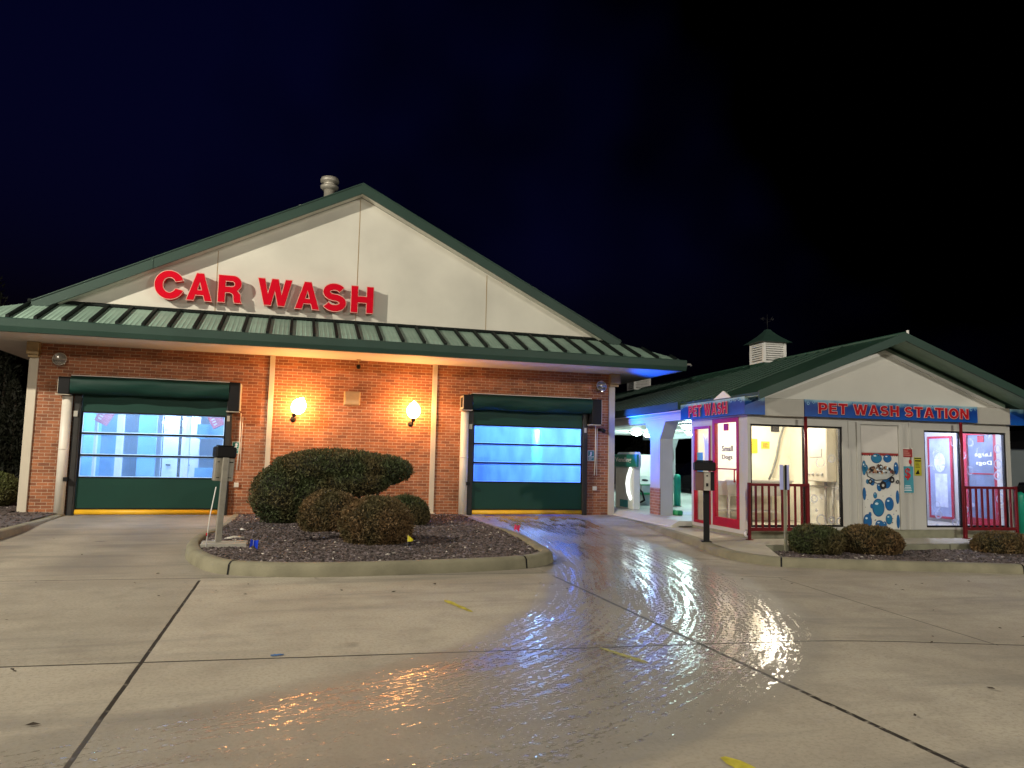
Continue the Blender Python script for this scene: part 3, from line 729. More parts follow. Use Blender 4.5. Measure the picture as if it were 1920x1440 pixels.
def canopy_lamp(u,w,label):
    t = Thing('canopy_lamp',label,'ceiling lamp',(u,w,2.49),'K',group='bright ceiling lamps in the wash bays')
    mb = MB(); mb.box(u-.22,u+.22,w-.22,w+.22,2.44,2.489,bev=.01); t.part(mb,'housing',M['white'])
    mb = MB(); mb.lathe([(.19,2.438),(.17,2.37),(.10,2.33),(.02,2.32)],(u,w,0),16); t.part(mb,'lens',M['lightwhite'])
canopy_lamp(3.4,13.3,'glaring ceiling lamp in the wash bay, farther from the column than its twin')
canopy_lamp(4.5,14.7,'glaring ceiling lamp in the wash bay, nearer the column than its twin')
canopy_lamp(4.75,11.6,'glaring ceiling lamp just left of the pet wash side window, on its own')
canopy_lamp(2.4,7.2,'white ceiling lamp in the first wash bay behind the pet wash rooms')
# ---------------- kiosk openings
def frame(mb, ax, a0,a1,z0,z1,t,d0,d1):
    """picture frame in the u (front) or w (side) direction"""
    for b in ((a0,a0+t,z0,z1),(a1-t,a1,z0,z1),(a0+t,a1-t,z0,z0+t),(a0+t,a1-t,z1-t,z1)):
        if ax == 'u': mb.box(b[0],b[1],d0,d1,b[2],b[3])
        else: mb.box(d0,d1,b[0],b[1],b[2],b[3])
def pane(ax,a0,a1,z0,z1,d):
    mb = MB()
    if ax == 'u': mb.add([(a0,d,z0),(a1,d,z0),(a1,d,z1),(a0,d,z1)],[(0,1,2,3)])
    else: mb.add([(d,a0,z0),(d,a1,z0),(d,a1,z1),(d,a0,z1)],[(3,2,1,0)])
    return mb
for u0,u1,z0,z1,split in ((.06,2.05,.21,2.14,1.24),(3.94,5.95,.20,2.13,4.83)):
    mb = MB(); frame(mb,'u',u0+.001,u1-.001,z0+.001,z1-.001,.035,.02,.085); mb.box(split-.03,split+.03,.022,.083,z0+.037,z1-.037)
    fr = pw.part(mb,'window_frame',M['black'])
    if u0 < 1:
        pw.part(pane('u',u0+.036,split-.03,z0+.036,z1-.036,.05),'window_pane',M['glass'],fr); pw.part(pane('u',split+.03,u1-.036,z0+.036,z1-.036,.05),'window_pane',M['glass_d'],fr)
    else:
        pw.part(pane('u',u0+.036,split-.03,z0+.036,z1-.036,.05),'window_pane',M['glass_d'],fr); pw.part(pane('u',split+.03,u1-.036,z0+.036,z1-.036,.05),'window_pane',M['glass_d'],fr)
# side window and small dogs door
mb = MB(); frame(mb,'w',1.42,2.13,.13,2.15,.055,-.02,.05); sf = pw.part(mb,'side_window',M['redframe'])
pw.part(pane('w',1.475,2.075,.185,2.095,.02),'window_pane',M['glass'],sf)
mb = MB(); mb.prism([(1.50,1.3),(1.72,1.3),(1.72,1.75),(1.78,2.0),(1.66,1.85),(1.60,1.98),(1.58,1.8),(1.50,1.7)],.022,.026,'x'); pw.part(mb,'window_sticker',M['baywhite'],sf)
mb = MB(); mb.box(.022,.026,1.80,2.05,.95,1.6); pw.part(mb,'window_poster',mat('poster_blue',(.12,.42,.72),.5,.1),sf)
def door(us, out, fr_mat, lab, w0,w1,z0,z1,words,name,mirror=1):
    mb = MB(); d0, d1 = (us-.03,us+.05) if out < 0 else (us-.05,us+.03)
    frame(mb,'w',w0,w1,z0,z1,.09,d0,d1); mb.box(d0,d1,w0+.09,w1-.09,z0+.09,z0+.17)
    dr = pw.part(mb,name,fr_mat,label=lab)
    pw.part(pane('w',w0+.09,w1-.09,z0+.17,z1-.09,us),'door_glass',M['glass'] if out<0 else mat('frosted_door_glass',(.12,.16,.25),.35,.22,3.5),dr)
    mb = MB(); g1 = text_geo(words[0],.018,1.1); g2 = text_geo(words[1],.018,1.1); H = .115; xc = (w0+w1)/2-.04
    X = (0,-1,0) if out < 0 else (0,1,0)
    ws = .42
    o = xc+ws/2 if out < 0 else xc-ws/2
    dd = us
    for g_, z_, w_ in ((g1,1.62,ws),(g2,1.44,ws*.95)): mb = MB(); put_text(mb,g_,(dd,o,z_),X,(0,0,1),w_,H,0,.005); put_text(mb,g_,(dd,o,z_),X,(0,0,1),w_,H,0,-.005); pw.part(mb,'door_lettering',M['greytext'] if out<0 else M['text'],dr)
    mb = MB(); dz = 1.07; mb.box(us-.012,us+.012,w0+.09,w1-.09,1.26,1.285)
    hy = w0+.11
    s_ = -1 if out < 0 else 1
    mb.tube([(us+s_*.05,hy+.02,1.02),(us+s_*.05,hy+.02,1.26)],.014,8); mb.tube([(us+s_*.02,hy+.02,1.25),(us+s_*.055,hy+.02,1.25)],.01,6); mb.tube([(us+s_*.02,hy+.02,1.04),(us+s_*.055,hy+.02,1.04)],.01,6)
    pw.part(mb,'door_handle',M['redframe'],dr)
    mb = MB(); mb.box(us-.01,us+.01,(w0+w1)/2-.08,(w0+w1)/2+.09,z1-.25,z1-.11); pw.part(mb,'door_notice',M['redframe'],dr)
door(.02,-1,M['redframe'],'red framed glass door for small dogs',.31,1.33,.14,2.28,('Small','Dogs'),'entry_door')
door(6.02,1,M['redframe'],'red framed glass door for large dogs seen from inside',.25,1.12,.16,2.2,('Large','Dogs'),'entry_door')
mb = MB(); frame(mb,'w',1.36,2.06,.24,2.10,.055,5.895,5.929); sf = pw.part(mb,'side_window',M['redframe'])
mb = MB(); mb.box(5.90,5.915,1.415,2.005,.295,2.045); pw.part(mb,'window_pane',mat('night_pane',(.30,.36,.58),.3,.25,3),sf)
mb = MB(); mb.box(5.889,5.894,1.5,1.85,.5,1.25); mb.disc((5.889,1.7,1.5),(0,-1,0),(0,0,1),.16,.22,16,.003); pw.part(mb,'window_sticker',mat('sticker_pale',(.55,.62,.80),.5,.2,9),sf)
# service door with bubble picture
mb = MB(); mb.box(2.445,3.325,.002,.05,ZK,2.195); sd = pw.part(mb,'service_door',M['wall'])
mb = MB(); mb.box(2.47,3.31,-.006,.0,1.66,2.17); pw.part(mb,'blank_panel',mat('blank_panel',(.58,.56,.52),.5,.03),sd)
P0, P1, PZ0, PZ1 = 2.47, 3.31, .17, 1.65
mb = MB(); mb.box(P0,P1,-.008,.0,PZ0,PZ1); ps = pw.part(mb,'bubble_picture',M['poster'] if 'poster' in M else mat('poster_white',(.66,.66,.62),.45,.03))
mb = MB()                                        # 0 dark blue rim, 1 blue, 2 light, 3 black, 4 brown, 5 red
BUB = [(.10,.80,.055,.065),(.27,.62,.06,.075),(.46,.55,.06,.08),(.34,.44,.045,.06),(.66,.62,.105,.125),(.05,.46,.10,.12),(.42,.28,.145,.17),(.72,.33,.105,.13),(.12,.10,.13,.14),(.70,.13,.08,.10),
       (.44,.06,.10,.09),(.58,.06,.05,.06),(.40,.93,.13,.10),(.70,.93,.10,.08),(.93,.80,.06,.12),(.06,.80,.12,.14),(.95,.42,.05,.13),(.95,.1,.05,.13),(.14,.62,.035,.045),(.24,.30,.035,.045),(.19,.19,.035,.05),(.30,.62,.02,.02)]
PWd, PHt = P1-P0, PZ1-PZ0
for i, (a, b, rx, ry) in enumerate(BUB):
    cx = P0+a*PWd; cz = PZ0+b*PHt; rx *= PWd*1.15; ry = ry*PWd*1.22
    rx = min(rx, cx-P0-.003, P1-cx-.003); ry = min(ry, cz-PZ0-.003, PZ1-cz-.003)
    d = .0006*(i%5)
    mb.use(0).disc((cx,-.009-d,cz),(1,0,0),(0,0,1),rx,ry,24,.0005); mb.use(1 if i%3 else 6).disc((cx,-.0125-d,cz),(1,0,0),(0,0,1),rx*.88,ry*.9,24,.0005)
    if rx > .04: mb.use(2).disc((cx-rx*.3,-.0165-d,cz+ry*.45),(1,0,0),(0,0,1),rx*.28,ry*.14,12,.0005)
for i in range(34):
    cx = P0+random.uniform(.04,.96)*PWd; cz = PZ0+random.uniform(.03,.62)*PHt; r = random.uniform(.006,.014)
    mb.use(random.choice([3,3,1,4])).disc((cx,-.0085,cz),(1,0,0),(0,0,1),r,r*1.2,10,.0004)
_n0 = len(mb.v)
# tub on wheels with shaggy shapes above the rim
mb.use(7).prism([(P0+.10,1.18),(P0+.12,1.10),(P0+.30,1.03),(P0+.55,1.05),(P0+.70,1.14),(P0+.72,1.22)],-.022,-.0205,'y')
mb.use(3).tube([(P0+.09,-.023,1.20),(P0+.12,-.023,1.10),(P0+.30,-.023,1.025),(P0+.55,-.023,1.045),(P0+.72,-.023,1.14),(P0+.76,-.023,1.22)],.007,6)
mb.tube([(P0+.18,-.023,1.02),(P0+.34,-.023,.96),(P0+.46,-.023,.95),(P0+.60,-.023,1.03),(P0+.70,-.023,1.06)],.006,6)
for cx, cz, r in ((P0+.17,1.00,.045),(P0+.46,.93,.075),(P0+.67,1.04,.06),(P0+.80,1.0,.035)):
    mb.use(3).disc((cx,-.024,cz),(1,0,0),(0,0,1),r,r*1.1,20,.0005); mb.use(7).disc((cx,-.026,cz),(1,0,0),(0,0,1),r*.38,r*.42,14,.0005)
for i in range(60):
    cx = P0+random.uniform(.13,.70); cz = 1.19+random.uniform(-.02,.13)*(1-abs(cx-P0-.38)/.5); r = random.uniform(.015,.032)
    mb.use(random.choice([4,4,3,5,2,8])).disc((cx,-.027-i*.0003,cz),(1,0,0),(0,0,1),r,r*random.uniform(.7,1.3),10,.0003)
for _i in range(_n0,len(mb.v)): mb.v[_i] = (mb.v[_i][0],mb.v[_i][1],mb.v[_i][2]+.09)
mb.use(5).box(P0,P1,-.012,-.0085,PZ1-.05,PZ1-.002)
for k in range(16): mb.use(3).box(P0+.01+k*.052,P0+.03+k*.052,-.0145,-.0125,PZ1-.06,PZ1-.03-.012*(k%3))
pw.part(mb,'picture_print',[mat('ink_navy',(.01,.06,.22),.4,0),mat('ink_blue',(.010,.12,.34),.4,.1),mat('ink_pale',(.6,.75,.85),.4,0),mat('ink_black',(.015,.013,.015),.4,0),mat('ink_brown',(.10,.045,.03),.5,.2),mat('ink_red',(.28,.02,.02),.5,.1),mat('ink_teal',(.018,.17,.33),.4,.1),mat('ink_grey',(.48,.5,.48),.4,.1),mat('ink_tan',(.45,.28,.16),.5,.2)],ps)
# ---------------- sign bands
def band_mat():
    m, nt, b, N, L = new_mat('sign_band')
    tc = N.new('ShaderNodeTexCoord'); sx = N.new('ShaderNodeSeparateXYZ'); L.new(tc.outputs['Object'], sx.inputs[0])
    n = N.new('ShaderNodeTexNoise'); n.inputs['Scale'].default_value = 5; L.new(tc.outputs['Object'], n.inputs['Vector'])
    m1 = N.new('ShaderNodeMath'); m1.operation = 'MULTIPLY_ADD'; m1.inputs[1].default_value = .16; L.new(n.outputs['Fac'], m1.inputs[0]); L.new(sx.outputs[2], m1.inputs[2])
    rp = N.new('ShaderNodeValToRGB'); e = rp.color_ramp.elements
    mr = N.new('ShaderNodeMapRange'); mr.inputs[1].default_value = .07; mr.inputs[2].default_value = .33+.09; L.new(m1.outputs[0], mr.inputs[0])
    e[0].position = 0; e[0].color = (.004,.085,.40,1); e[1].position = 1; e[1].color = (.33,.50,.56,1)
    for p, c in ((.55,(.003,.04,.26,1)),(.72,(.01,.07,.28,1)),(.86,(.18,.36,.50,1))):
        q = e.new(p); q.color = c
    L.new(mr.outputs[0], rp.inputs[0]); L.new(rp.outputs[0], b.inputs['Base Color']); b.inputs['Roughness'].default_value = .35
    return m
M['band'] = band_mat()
ZB0, ZB1 = 2.31, 2.64
def letters(t, text, o, X, Wd, Hh, d):
    gap, spc = .14, .42; x = 0; st = []
    for word in text.split(' '):
        st.append((word,x)); x += sum(GL[c][0]+gap for c in word)+spc
    tot = x-spc-gap; k = Wd/tot; unit = (np.zeros(2),np.ones(2))
    for word, x0 in st:
        mb = MB(); p = Vector(o)+Vector(X)*x0*k
        put_text(mb.use(0),glyph_geo(word,.045,gap),p+Vector((0,0,-.008))+Vector(X)*.008,X,(0,0,1),k,Hh,d,d+.004,box=unit)
        put_text(mb.use(1),glyph_geo(word,.03,gap),p,X,(0,0,1),k,Hh,d,d+.008,box=unit)
        put_text(mb.use(2),glyph_geo(word,-.005,gap),p,X,(0,0,1),k,Hh,d,d+.012,box=unit)
        t.part(mb,'lettering',LM)
LM = [mat('letter_shadow',(.02,.01,.03),.5,0), mat('letter_outline',(.80,.50,.48),.5,0), mat('letter_red',(.42,.006,.014),.6,0,spec=.15)]
def bubbles(mb, pts, ax, d):
    for a, z, r in pts:
        for k, rr in enumerate((r,r*.62)):
            mb.use(k+1)
            if ax == 'u': mb.disc((a,d-.002-.003*k,z),(1,0,0),(0,0,1),rr,rr,16,.001)
            else: mb.disc((d-.002-.003*k,a,z),(0,-1,0),(0,0,1),rr,rr,16,.001)
BM = [M['band'], mat('bubble_edge',(.25,.5,.72),.4,0), mat('bubble_blue',(.01,.07,.28),.4,0)]
t = Thing('pet_wash_sign','blue sign band reading PET WASH above the small dogs door, wrapping the corner','sign',(-.13,1.2,ZB0),'K')
mb = MB(); mb.box(-.13,-.001,-.12,2.52,ZB0,ZB1); mb.box(-.001,.30,-.12,-.001,ZB0,ZB1)
bubbles(mb,[(2.42,2.59,.03),(2.3,2.60,.025),(.36,2.59,.035),(.2,2.595,.028),(.08,2.60,.03),(.0,2.57,.035)],'w',-.134); bubbles(mb,[(.0,2.59,.03),(.17,2.60,.028)],'u',-.124); t.part(mb,'sign_board',BM)
letters(t,'PET WASH',(-.134,2.12,ZB0+.045),(0,-1,0),1.62,.235,0)
t = Thing('pet_wash_station_sign','long blue sign band reading PET WASH STATION across the front of the pet wash','sign',(3.15,-.12,ZB0),'K')
mb = MB(); mb.box(1.15,5.14,-.12,-.001,ZB0,ZB1-.005)
bubbles(mb,[(1.22,2.56,.03),(1.34,2.585,.025),(2.2,2.6,.02),(3.4,2.6,.022),(4.98,2.57,.03),(5.08,2.585,.025),(4.05,2.6,.02)],'u',-.124); t.part(mb,'sign_board',BM)
letters(t,'PET WASH STATION',(1.44,-.124,ZB0+.065),(1,0,0),3.47,.205,0)
mb = MB(); mb.box(5.97,6.30,-.12,-.001,ZB0-.02,ZB1-.02); mb.box(6.06,6.30,.0,1.5,ZB0-.02,ZB1-.02)
solo('blue_sign_board',mb,M['band'],'short unlettered blue sign board wrapping the corner beyond the large dogs window','sign',(6.1,-.12,ZB0-.02),'K')
for u0,u1,lab in ((.302,1.148,'blank grey board filling the gap between the two lettered pet wash signs'),(5.142,5.968,'blank grey board after the word STATION, above the large dogs window')):
    mb = MB(); mb.box(u0,u1,-.105,-.001,ZB0-.015,ZB1-.01,bev=.006); solo('blank_board',mb,M['greypanel'],lab,'sign board',((u0+u1)/2,-.1,ZB0),'K',group='blank grey boards on the pet wash front')
# small posters
t = Thing('price_poster','tall blue poster with a big red dollar sign beside the bubble picture door','poster',(3.52,-.012,.87),'K')
mb = MB(); mb.box(3.375,3.66,-.012,-.002,.87,1.76); mb.use(1).box(3.385,3.65,-.0145,-.0125,.88,1.40); mb.use(2).box(3.395,3.64,-.0145,-.0125,1.58,1.74); t.part(mb,'sheet',[mat('paper',(.62,.6,.55),.6,.05),mat('paper_blue',(.05,.28,.36),.6,.1),mat('paper_red',(.30,.02,.02),.6,.1)])
mb = MB(); put_text(mb,text_geo('$',.025),(3.45,-.0150,1.13),(1,0,0),(0,0,1),.13,.24,0,.002); mb.use(1)
for k in range(4): mb.box(3.42+.01*k,3.60-.01*k,-.0165,-.015,.92+.03*k,.932+.03*k)
for k in range(3): mb.use(2).box(3.42,3.60-.03*k,-.0165,-.015,1.615+.04*k,1.628+.04*k)
mb.use(0).disc((3.585,-.0145,1.49),(1,0,0),(0,0,1),.035,.05,16,.001)
t.part(mb,'print',[mat('print_red',(.45,.01,.015),.5,0),M['baywhite'],mat('print_pink',(.6,.3,.25),.5,0)])
t = Thing('yellow_notice','narrow yellow notice sheet right of the dollar poster','notice',(3.77,-.01,1.22),'K')
mb = MB(); mb.box(3.685,3.85,-.010,-.002,1.22,1.58); t.part(mb,'sheet',mat('paper_yellow',(.42,.40,.02),.6,.05))
mb = MB(); mb.box(3.69,3.845,-.0125,-.0105,1.55,1.57); mb.box(3.70,3.835,-.0125,-.0105,1.50,1.525); mb.prism([(3.70,1.25),(3.80,1.25),(3.77,1.34)],-.0125,-.0105,'y')
for k in range(4): mb.box(3.71,3.81-.01*k,-.0125,-.0105,1.38+.028*k,1.388+.028*k)
t.part(mb,'print',M['black'])
# red rails and tall red posts
def rail(u0,u1,post,label):
    t = Thing('guard_rail',label,'railing',((u0+u1)/2,-.2,0),'K',group='red railings in front of the pet wash windows')
    w = -.20
    mb = MB(); mb.box(u0,u1,w-.025,w+.025,.98,1.03,bev=.006); t.part(mb,'top_rail',M['redrail'])
    mb = MB(); mb.box(u0,u1,w-.02,w+.02,.16,.22,bev=.006); t.part(mb,'bottom_rail',M['redrail'])
    n = 9
    for k in range(1,n):
        u = u0+(u1-u0)*k/n; mb = MB(); mb.box(u-.016,u+.016,w-.016,w+.016,.221,.979); t.part(mb,'baluster',M['redrail'])
    for u in (u0,u1):
        mb = MB(); mb.box(u-.025,u+.025,w-.027,w+.027,0.0,1.04,bev=.006); mb.box(u-.05,u+.05,w-.05,w+.05,0,.012); t.part(mb,'end_post',M['redrail'])
    mb = MB(); mb.tube([(post,w+.02,0),(post,w+.02,2.30)],.030,10); t.part(mb,'tall_post',M['redrail'])
rail(-.10,1.13,1.12,'dark red railing in front of the cream lit small dogs window')
rail(4.67,5.92,4.66,'dark red railing in front of the lavender lit large dogs window')
mb = MB(); mb.lathe([(.045,0),(.06,.005),(.06,.05),(.04,.055)],(-.06,-.04,.09),16,rot=Matrix.Rotation(R(90),3,'X')); mb.use(1).lathe([(.03,.056),(.03,.058)],(-.06,-.04,.09),16,rot=Matrix.Rotation(R(90),3,'X'))
solo('drain_fitting',mb,[M['white'],M['black']],'round white pipe cap low on the pet wash corner','drain fitting',(-.06,-.05,.04),'K')
# ---------------- rooms behind the glass
def kroom(u0,u1,mw,name):
    mb = MB(); w0, w1, z0, z1 = .105, 2.15, .17, 2.45
    mb.add([(u0,w1,z0),(u1,w1,z0),(u1,w1,z1),(u0,w1,z1)],[(0,1,2,3)]); mb.add([(u0,w0,z1),(u1,w0,z1),(u1,w1,z1),(u0,w1,z1)],[(0,3,2,1)])
    mb.use(1).add([(u0,w0,z0),(u1,w0,z0),(u1,w1,z0),(u0,w1,z0)],[(0,1,2,3)]); mb.use(0)
    if u0 < 1: mb.add([(u1,w0,z0),(u1,w1,z0),(u1,w1,z1),(u1,w0,z1)],[(3,2,1,0)])
    else: mb.add([(u0,w0,z0),(u0,w1,z0),(u0,w1,z1),(u0,w0,z1)],[(0,1,2,3)])
    return pw.part(mb,name,[mw,M['slab']])
kroom(.11,2.34,M['cream_in'],'small_dog_room'); kroom(3.65,5.93,M['lav_in'],'large_dog_room')
def tub(u0,u1,w0,w1,label):
    t = Thing('dog_tub',label,'wash tub',((u0+u1)/2,(w0+w1)/2,.17),'K')
    mb = MB(); b = .08; z0, z1 = .72, 1.02
    o = [(u0,w0),(u1,w0),(u1,w1),(u0,w1)]; i_ = [(u0+b,w0+b),(u1-b,w0+b),(u1-b,w1-b),(u0+b,w1-b)]
    v = [(x,y,z1) for x,y in o]+[(x,y,z0) for x,y in i_]+[(x+(.02 if x<(u0+u1)/2 else -.02),y,z1) for x,y in o]+[(x,y,z0+.03) for x,y in i_]
    f = [(k,(k+1)%4,4+(k+1)%4,4+k)[::-1] for k in range(4)]+[(8+k,8+(k+1)%4,12+(k+1)%4,12+k) for k in range(4)]+[(4,5,6,7)[::-1],(12,13,14,15)]
    mb.add(v,f,False); mb.box(u0-.02,u1+.02,w0-.02,w0+.02,z1,z1+.03); t.part(mb,'basin',M['steel2'])
    for x in (u0+.1,u1-.1):
        for y in (w0+.1,w1-.1): mb = MB(); mb.box(x-.02,x+.02,y-.02,y+.02,.17,.72); t.part(mb,'leg',M['steel2'])
    mb = MB(); mb.box(u0+.1,u1-.1,w0+.1,w1-.1,.38,.40); t.part(mb,'shelf',M['steel2'])
M['steel2'] = mat('room_steel',(.55,.54,.50),.4,.08,4,metal=.2)
tub(.32,1.85,1.35,2.1,'steel dog wash tub in the cream lit small dogs room'); tub(4.0,5.0,1.3,2.1,'steel dog wash tub in the lavender lit large dogs room')
t = Thing('dryer_hose','grey hanging hose in front of the cream wall of the small dogs room','hose',(1.9,2.0,.98),'K')
mb = MB(); mb.tube([(2.08,1.95,2.42),(2.06,1.95,2.22),(1.96,1.95,1.95),(1.86,1.95,1.5),(1.76,1.95,1.2),(1.68,1.95,1.05)],.024,8); t.part(mb,'tube',mat('hose_grey',(.13,.14,.13),.5,.2))
mb = MB(); mb.tube([(2.30,1.6,2.30),(2.25,1.5,2.0),(2.30,1.1,1.78)],.022,8); solo('wall_hose',mb,mat('hose_dark',(.12,.12,.11),.5,.2),'short grey hose on the side wall of the small dogs room behind the red post','hose',(2.3,1.5,1.8),'K')
for i,(a,b,z0,z1,l,c) in enumerate(((1.20,1.52,1.62,1.93,'large yellow notice on the cream wall of the small dogs room',(.85,.68,.02)),(1.62,1.82,1.72,1.88,'small yellow notice beside the larger one on the cream wall',(.85,.55,.03)))):
    t = Thing('wall_notice',l,'notice',((a+b)/2,2.14,z0),'K'); mb = MB(); mb.box(a,b,2.13,2.145,z0,z1); t.part(mb,'sheet',mat('notice_yellow',c,.6,.05))
    mb = MB()
    for k in range(5): mb.box(a+.03,b-.04-.02*(k%3),2.126,2.129,z0+.03+(z1-z0-.06)*k/5,z0+.042+(z1-z0-.06)*k/5)
    t.part(mb,'print',mat('notice_print',(.45,.18,.02),.6,0))
mb = MB(); mb.box(1.86,2.04,2.09,2.145,2.10,2.23,bev=.006)
for k in range(3): mb.use(1).box(1.88,2.02,2.085,2.089,2.125+.03*k,2.135+.03*k)
solo('wall_speaker',mb,[M['black'],M['dark']],'small black grille box high on the cream wall of the small dogs room','wall box',(1.95,2.12,2.1),'K')
t = Thing('wash_console','tall pale cabinet with dials and pipes in the small dogs room','cabinet',(2.25,.8,.6),'K')
mb = MB(); mb.box(2.10,2.335,.55,1.25,1.05,2.2,bev=.015); t.part(mb,'casing',mat('console_pale',(.66,.60,.46),.45,.06))
mb = MB()
for y in (.7,.85,1.0,1.12): mb.lathe([(.035,0),(.03,.02)],(2.098,y,1.2),12,rot=Matrix.Rotation(R(-90),3,'Y'))
mb.box(2.085,2.098,.70,1.1,1.55,1.72); t.part(mb,'dial',M['steel2'])
mb = MB(); mb.tube([(2.28,.62,1.05),(2.28,.62,.2)],.03,8); mb.tube([(2.28,.85,1.05),(2.28,.85,.2)],.03,8); mb.tube([(2.28,.4,.95),(2.28,1.9,.95)],.02,8); mb.box(2.24,2.335,.25,.5,.7,.95); t.part(mb,'pipe',M['galv'])
mb = MB(); mb.box(5.0,5.75,2.05,2.14,.9,2.1,bev=.02); mb.box(4.35,4.40,1.98,2.14,.17,2.3); solo('wall_board',mb,mat('panel_lav',(.5,.55,.7),.4,.1),'pale blue wall panel at the back of the large dogs room','wall panel',(5.3,2.1,.9),'K')
mb = MB(); frame(mb,'u',4.45,5.15,.3,2.15,.06,2.10,2.145); mb.box(4.0,4.9,1.25,1.29,.55,.6); solo('picture_frame',mb,mat('frame_pinkred',(.7,.12,.2),.4,.05),'pink red frame on the back wall of the large dogs room','frame',(4.8,2.12,.3),'K')
for u0,u1,w,lab,colr in ((.7,1.9,1.2,'tube lamp on the ceiling of the small dogs room',(1,.9,.68)),(4.2,5.5,1.2,'tube lamp on the ceiling of the large dogs room',(.75,.8,1))):
    t = Thing('tube_lamp',lab,'ceiling lamp',((u0+u1)/2,w,2.44),'K'); mb = MB(); mb.box(u0,u1,w-.12,w+.12,2.40,2.445,bev=.008); t.part(mb,'housing',M['white'])
    mb = MB(); mb.box(u0+.04,u1-.04,w-.09,w+.09,2.375,2.398,bev=.008); t.part(mb,'diffuser',mat('diffuser_glow',(.9,.9,.9),.4,0,emit=colr,es=16 if u0<2 else 13))
# ---------------- things in the wash bays
t = Thing('vending_machine','tall white vending cabinet with a green top sign reading Vending','vending machine',(.15,6.2,ZF),'K')
mb = MB(); mb.box(.05,.25,5.60,6.85,ZF,1.235,bev=.02); mb.box(.07,.24,5.5,6.8,1.2,1.62,bev=.04); t.part(mb,'cabinet',mat('vending_white',(.66,.72,.68),.35,.06))
mb = MB(); mb.box(-.02,.06,5.25,6.95,1.235,1.56,bev=.015); sg = t.part(mb,'top_sign',M['signgreen'])
mb = MB(); put_text(mb,text_geo('Vending',.015),(-.022,6.68,1.32),(0,-1,0),(0,0,1),1.12,.16,0,.004); t.part(mb,'lettering',M['text'],sg)
mb = MB(); pts = [(.05,5.72,1.2),(.03,5.85,1.0),(.02,5.92,.8),(.03,5.85,.55),(.05,5.72,.40)]; mb.tube(pts,.055,8); t.part(mb,'reflection_strip',mat('reflection_glow',(.9,.9,.9),.4,0,emit=(.9,1,.95),es=1.6))  # curved white reflection on the cabinet, built as a glowing tube
mb = MB(); mb.box(.045,.058,5.95,6.5,.17,.36); t.part(mb,'dispensing_flap',mat('teal_flap',(.01,.28,.30),.4,.05))
t = Thing('vacuum_station','white car vacuum with slanted top, green trim and looping black hose','vacuum',(1.4,7.7,ZF),'K')
mb = MB(); mb.lathe([(.36,ZF),(.36,.42),(.33,.47)],(1.4,7.8,0),24); mb.prism([(7.35,.50),(8.25,.50),(8.25,.80),(8.1,.96),(7.35,.70)],1.05,1.75,'x'); t.part(mb,'drum',mat('vacuum_white',(.7,.74,.72),.4,.05))
mb = MB(); mb.box(1.0,1.8,7.3,8.3,.44,.50,bev=.01); mb.box(1.02,1.78,7.32,8.28,.70,.73); t.part(mb,'green_trim',M['greenplastic'])
mb = MB(); mb.disc((1.3,7.7,.835),(.93,0,.0),(0,.94,.33),.10,.08,16,.01)
mb.tube([(1.0,8.2,.85),(1.02,7.8,.72),(1.05,7.3,.5),(1.0,7.05,.3),(.95,7.4,.18),(.9,7.9,.16),(.95,8.2,.18)],.028,8); t.part(mb,'hose',M['black'])
mb = MB(); mb.box(1.85,1.95,7.2,8.2,ZF,1.15); t.part(mb,'back_post',M['greenplastic'])
BO = MB(); BO.lathe([(.085,0),(.085,.80),(.07,.86),(.03,.90)],(0,0,0),18)
def bollard(p, lab):
    t = Thing('bollard',lab,'bollard',p,'K',group='teal bollards by the wash bays')
    mb = MB(); mb.lathe([(.095,p[2]),(.095,p[2]+.82),(.08,p[2]+.88),(.03,p[2]+.91)],(p[0],p[1],0),18); t.part(mb,'post',M['bollard'])
    mb = MB(); mb.lathe([(.12,p[2]),(.12,p[2]+.02)],(p[0],p[1],0),18); t.part(mb,'base_ring',M['slab'])
bollard((2.0,7.05,ZF),'teal bollard inside the wash bay, nearer the pet wash side window of the pair')
bollard((2.05,7.75,ZF),'teal bollard in the wash bay, half hidden behind its nearer twin')
bollard((2.3,8.7,ZF),'teal bollard in the wash bay right behind the brick footed column')
bollard((6.62,.35,0.0),'teal bollard standing outside beyond the large dogs railing')
for p, lab in (((.45,3.95),'low green wheel stop at the foot of the brick footed column'),((.55,4.95),'low green wheel stop between the vending cabinet and the column')):
    mb = MB(); mb.box(p[0]-.09,p[0]+.09,p[1]-.22,p[1]+.22,ZF,ZF+.12,bev=.03); solo('wheel_stop',mb,M['greenplastic'],lab,'wheel stop',(p[0],p[1],ZF),'K',group='green wheel stops on the bay floor')
mb = MB(); mb.tube([(.36,3.95,1.75),(.37,3.90,1.5),(.36,3.96,1.3),(.37,3.93,.95)],.014,6)
solo('wash_wand',mb,M['galv'],'thin grey wash hose hanging on the back of the column','hose',(.45,3.5,1.0),'K')
# ================================================================== GROUND
def spline(pts, n=8):
    P = [np.array(p,float) for p in pts]; out = []
    for i in range(len(P)-1):
        p0, p1, p2, p3 = P[max(i-1,0)], P[i], P[i+1], P[min(i+2,len(P)-1)]
        for k in range(n):
            t = k/n; out.append(.5*((2*p1)+(-p0+p2)*t+(2*p0-5*p1+4*p2-p3)*t*t+(-p0+3*p1-3*p2+p3)*t**3))
    out.append(P[-1]); return np.array(out)
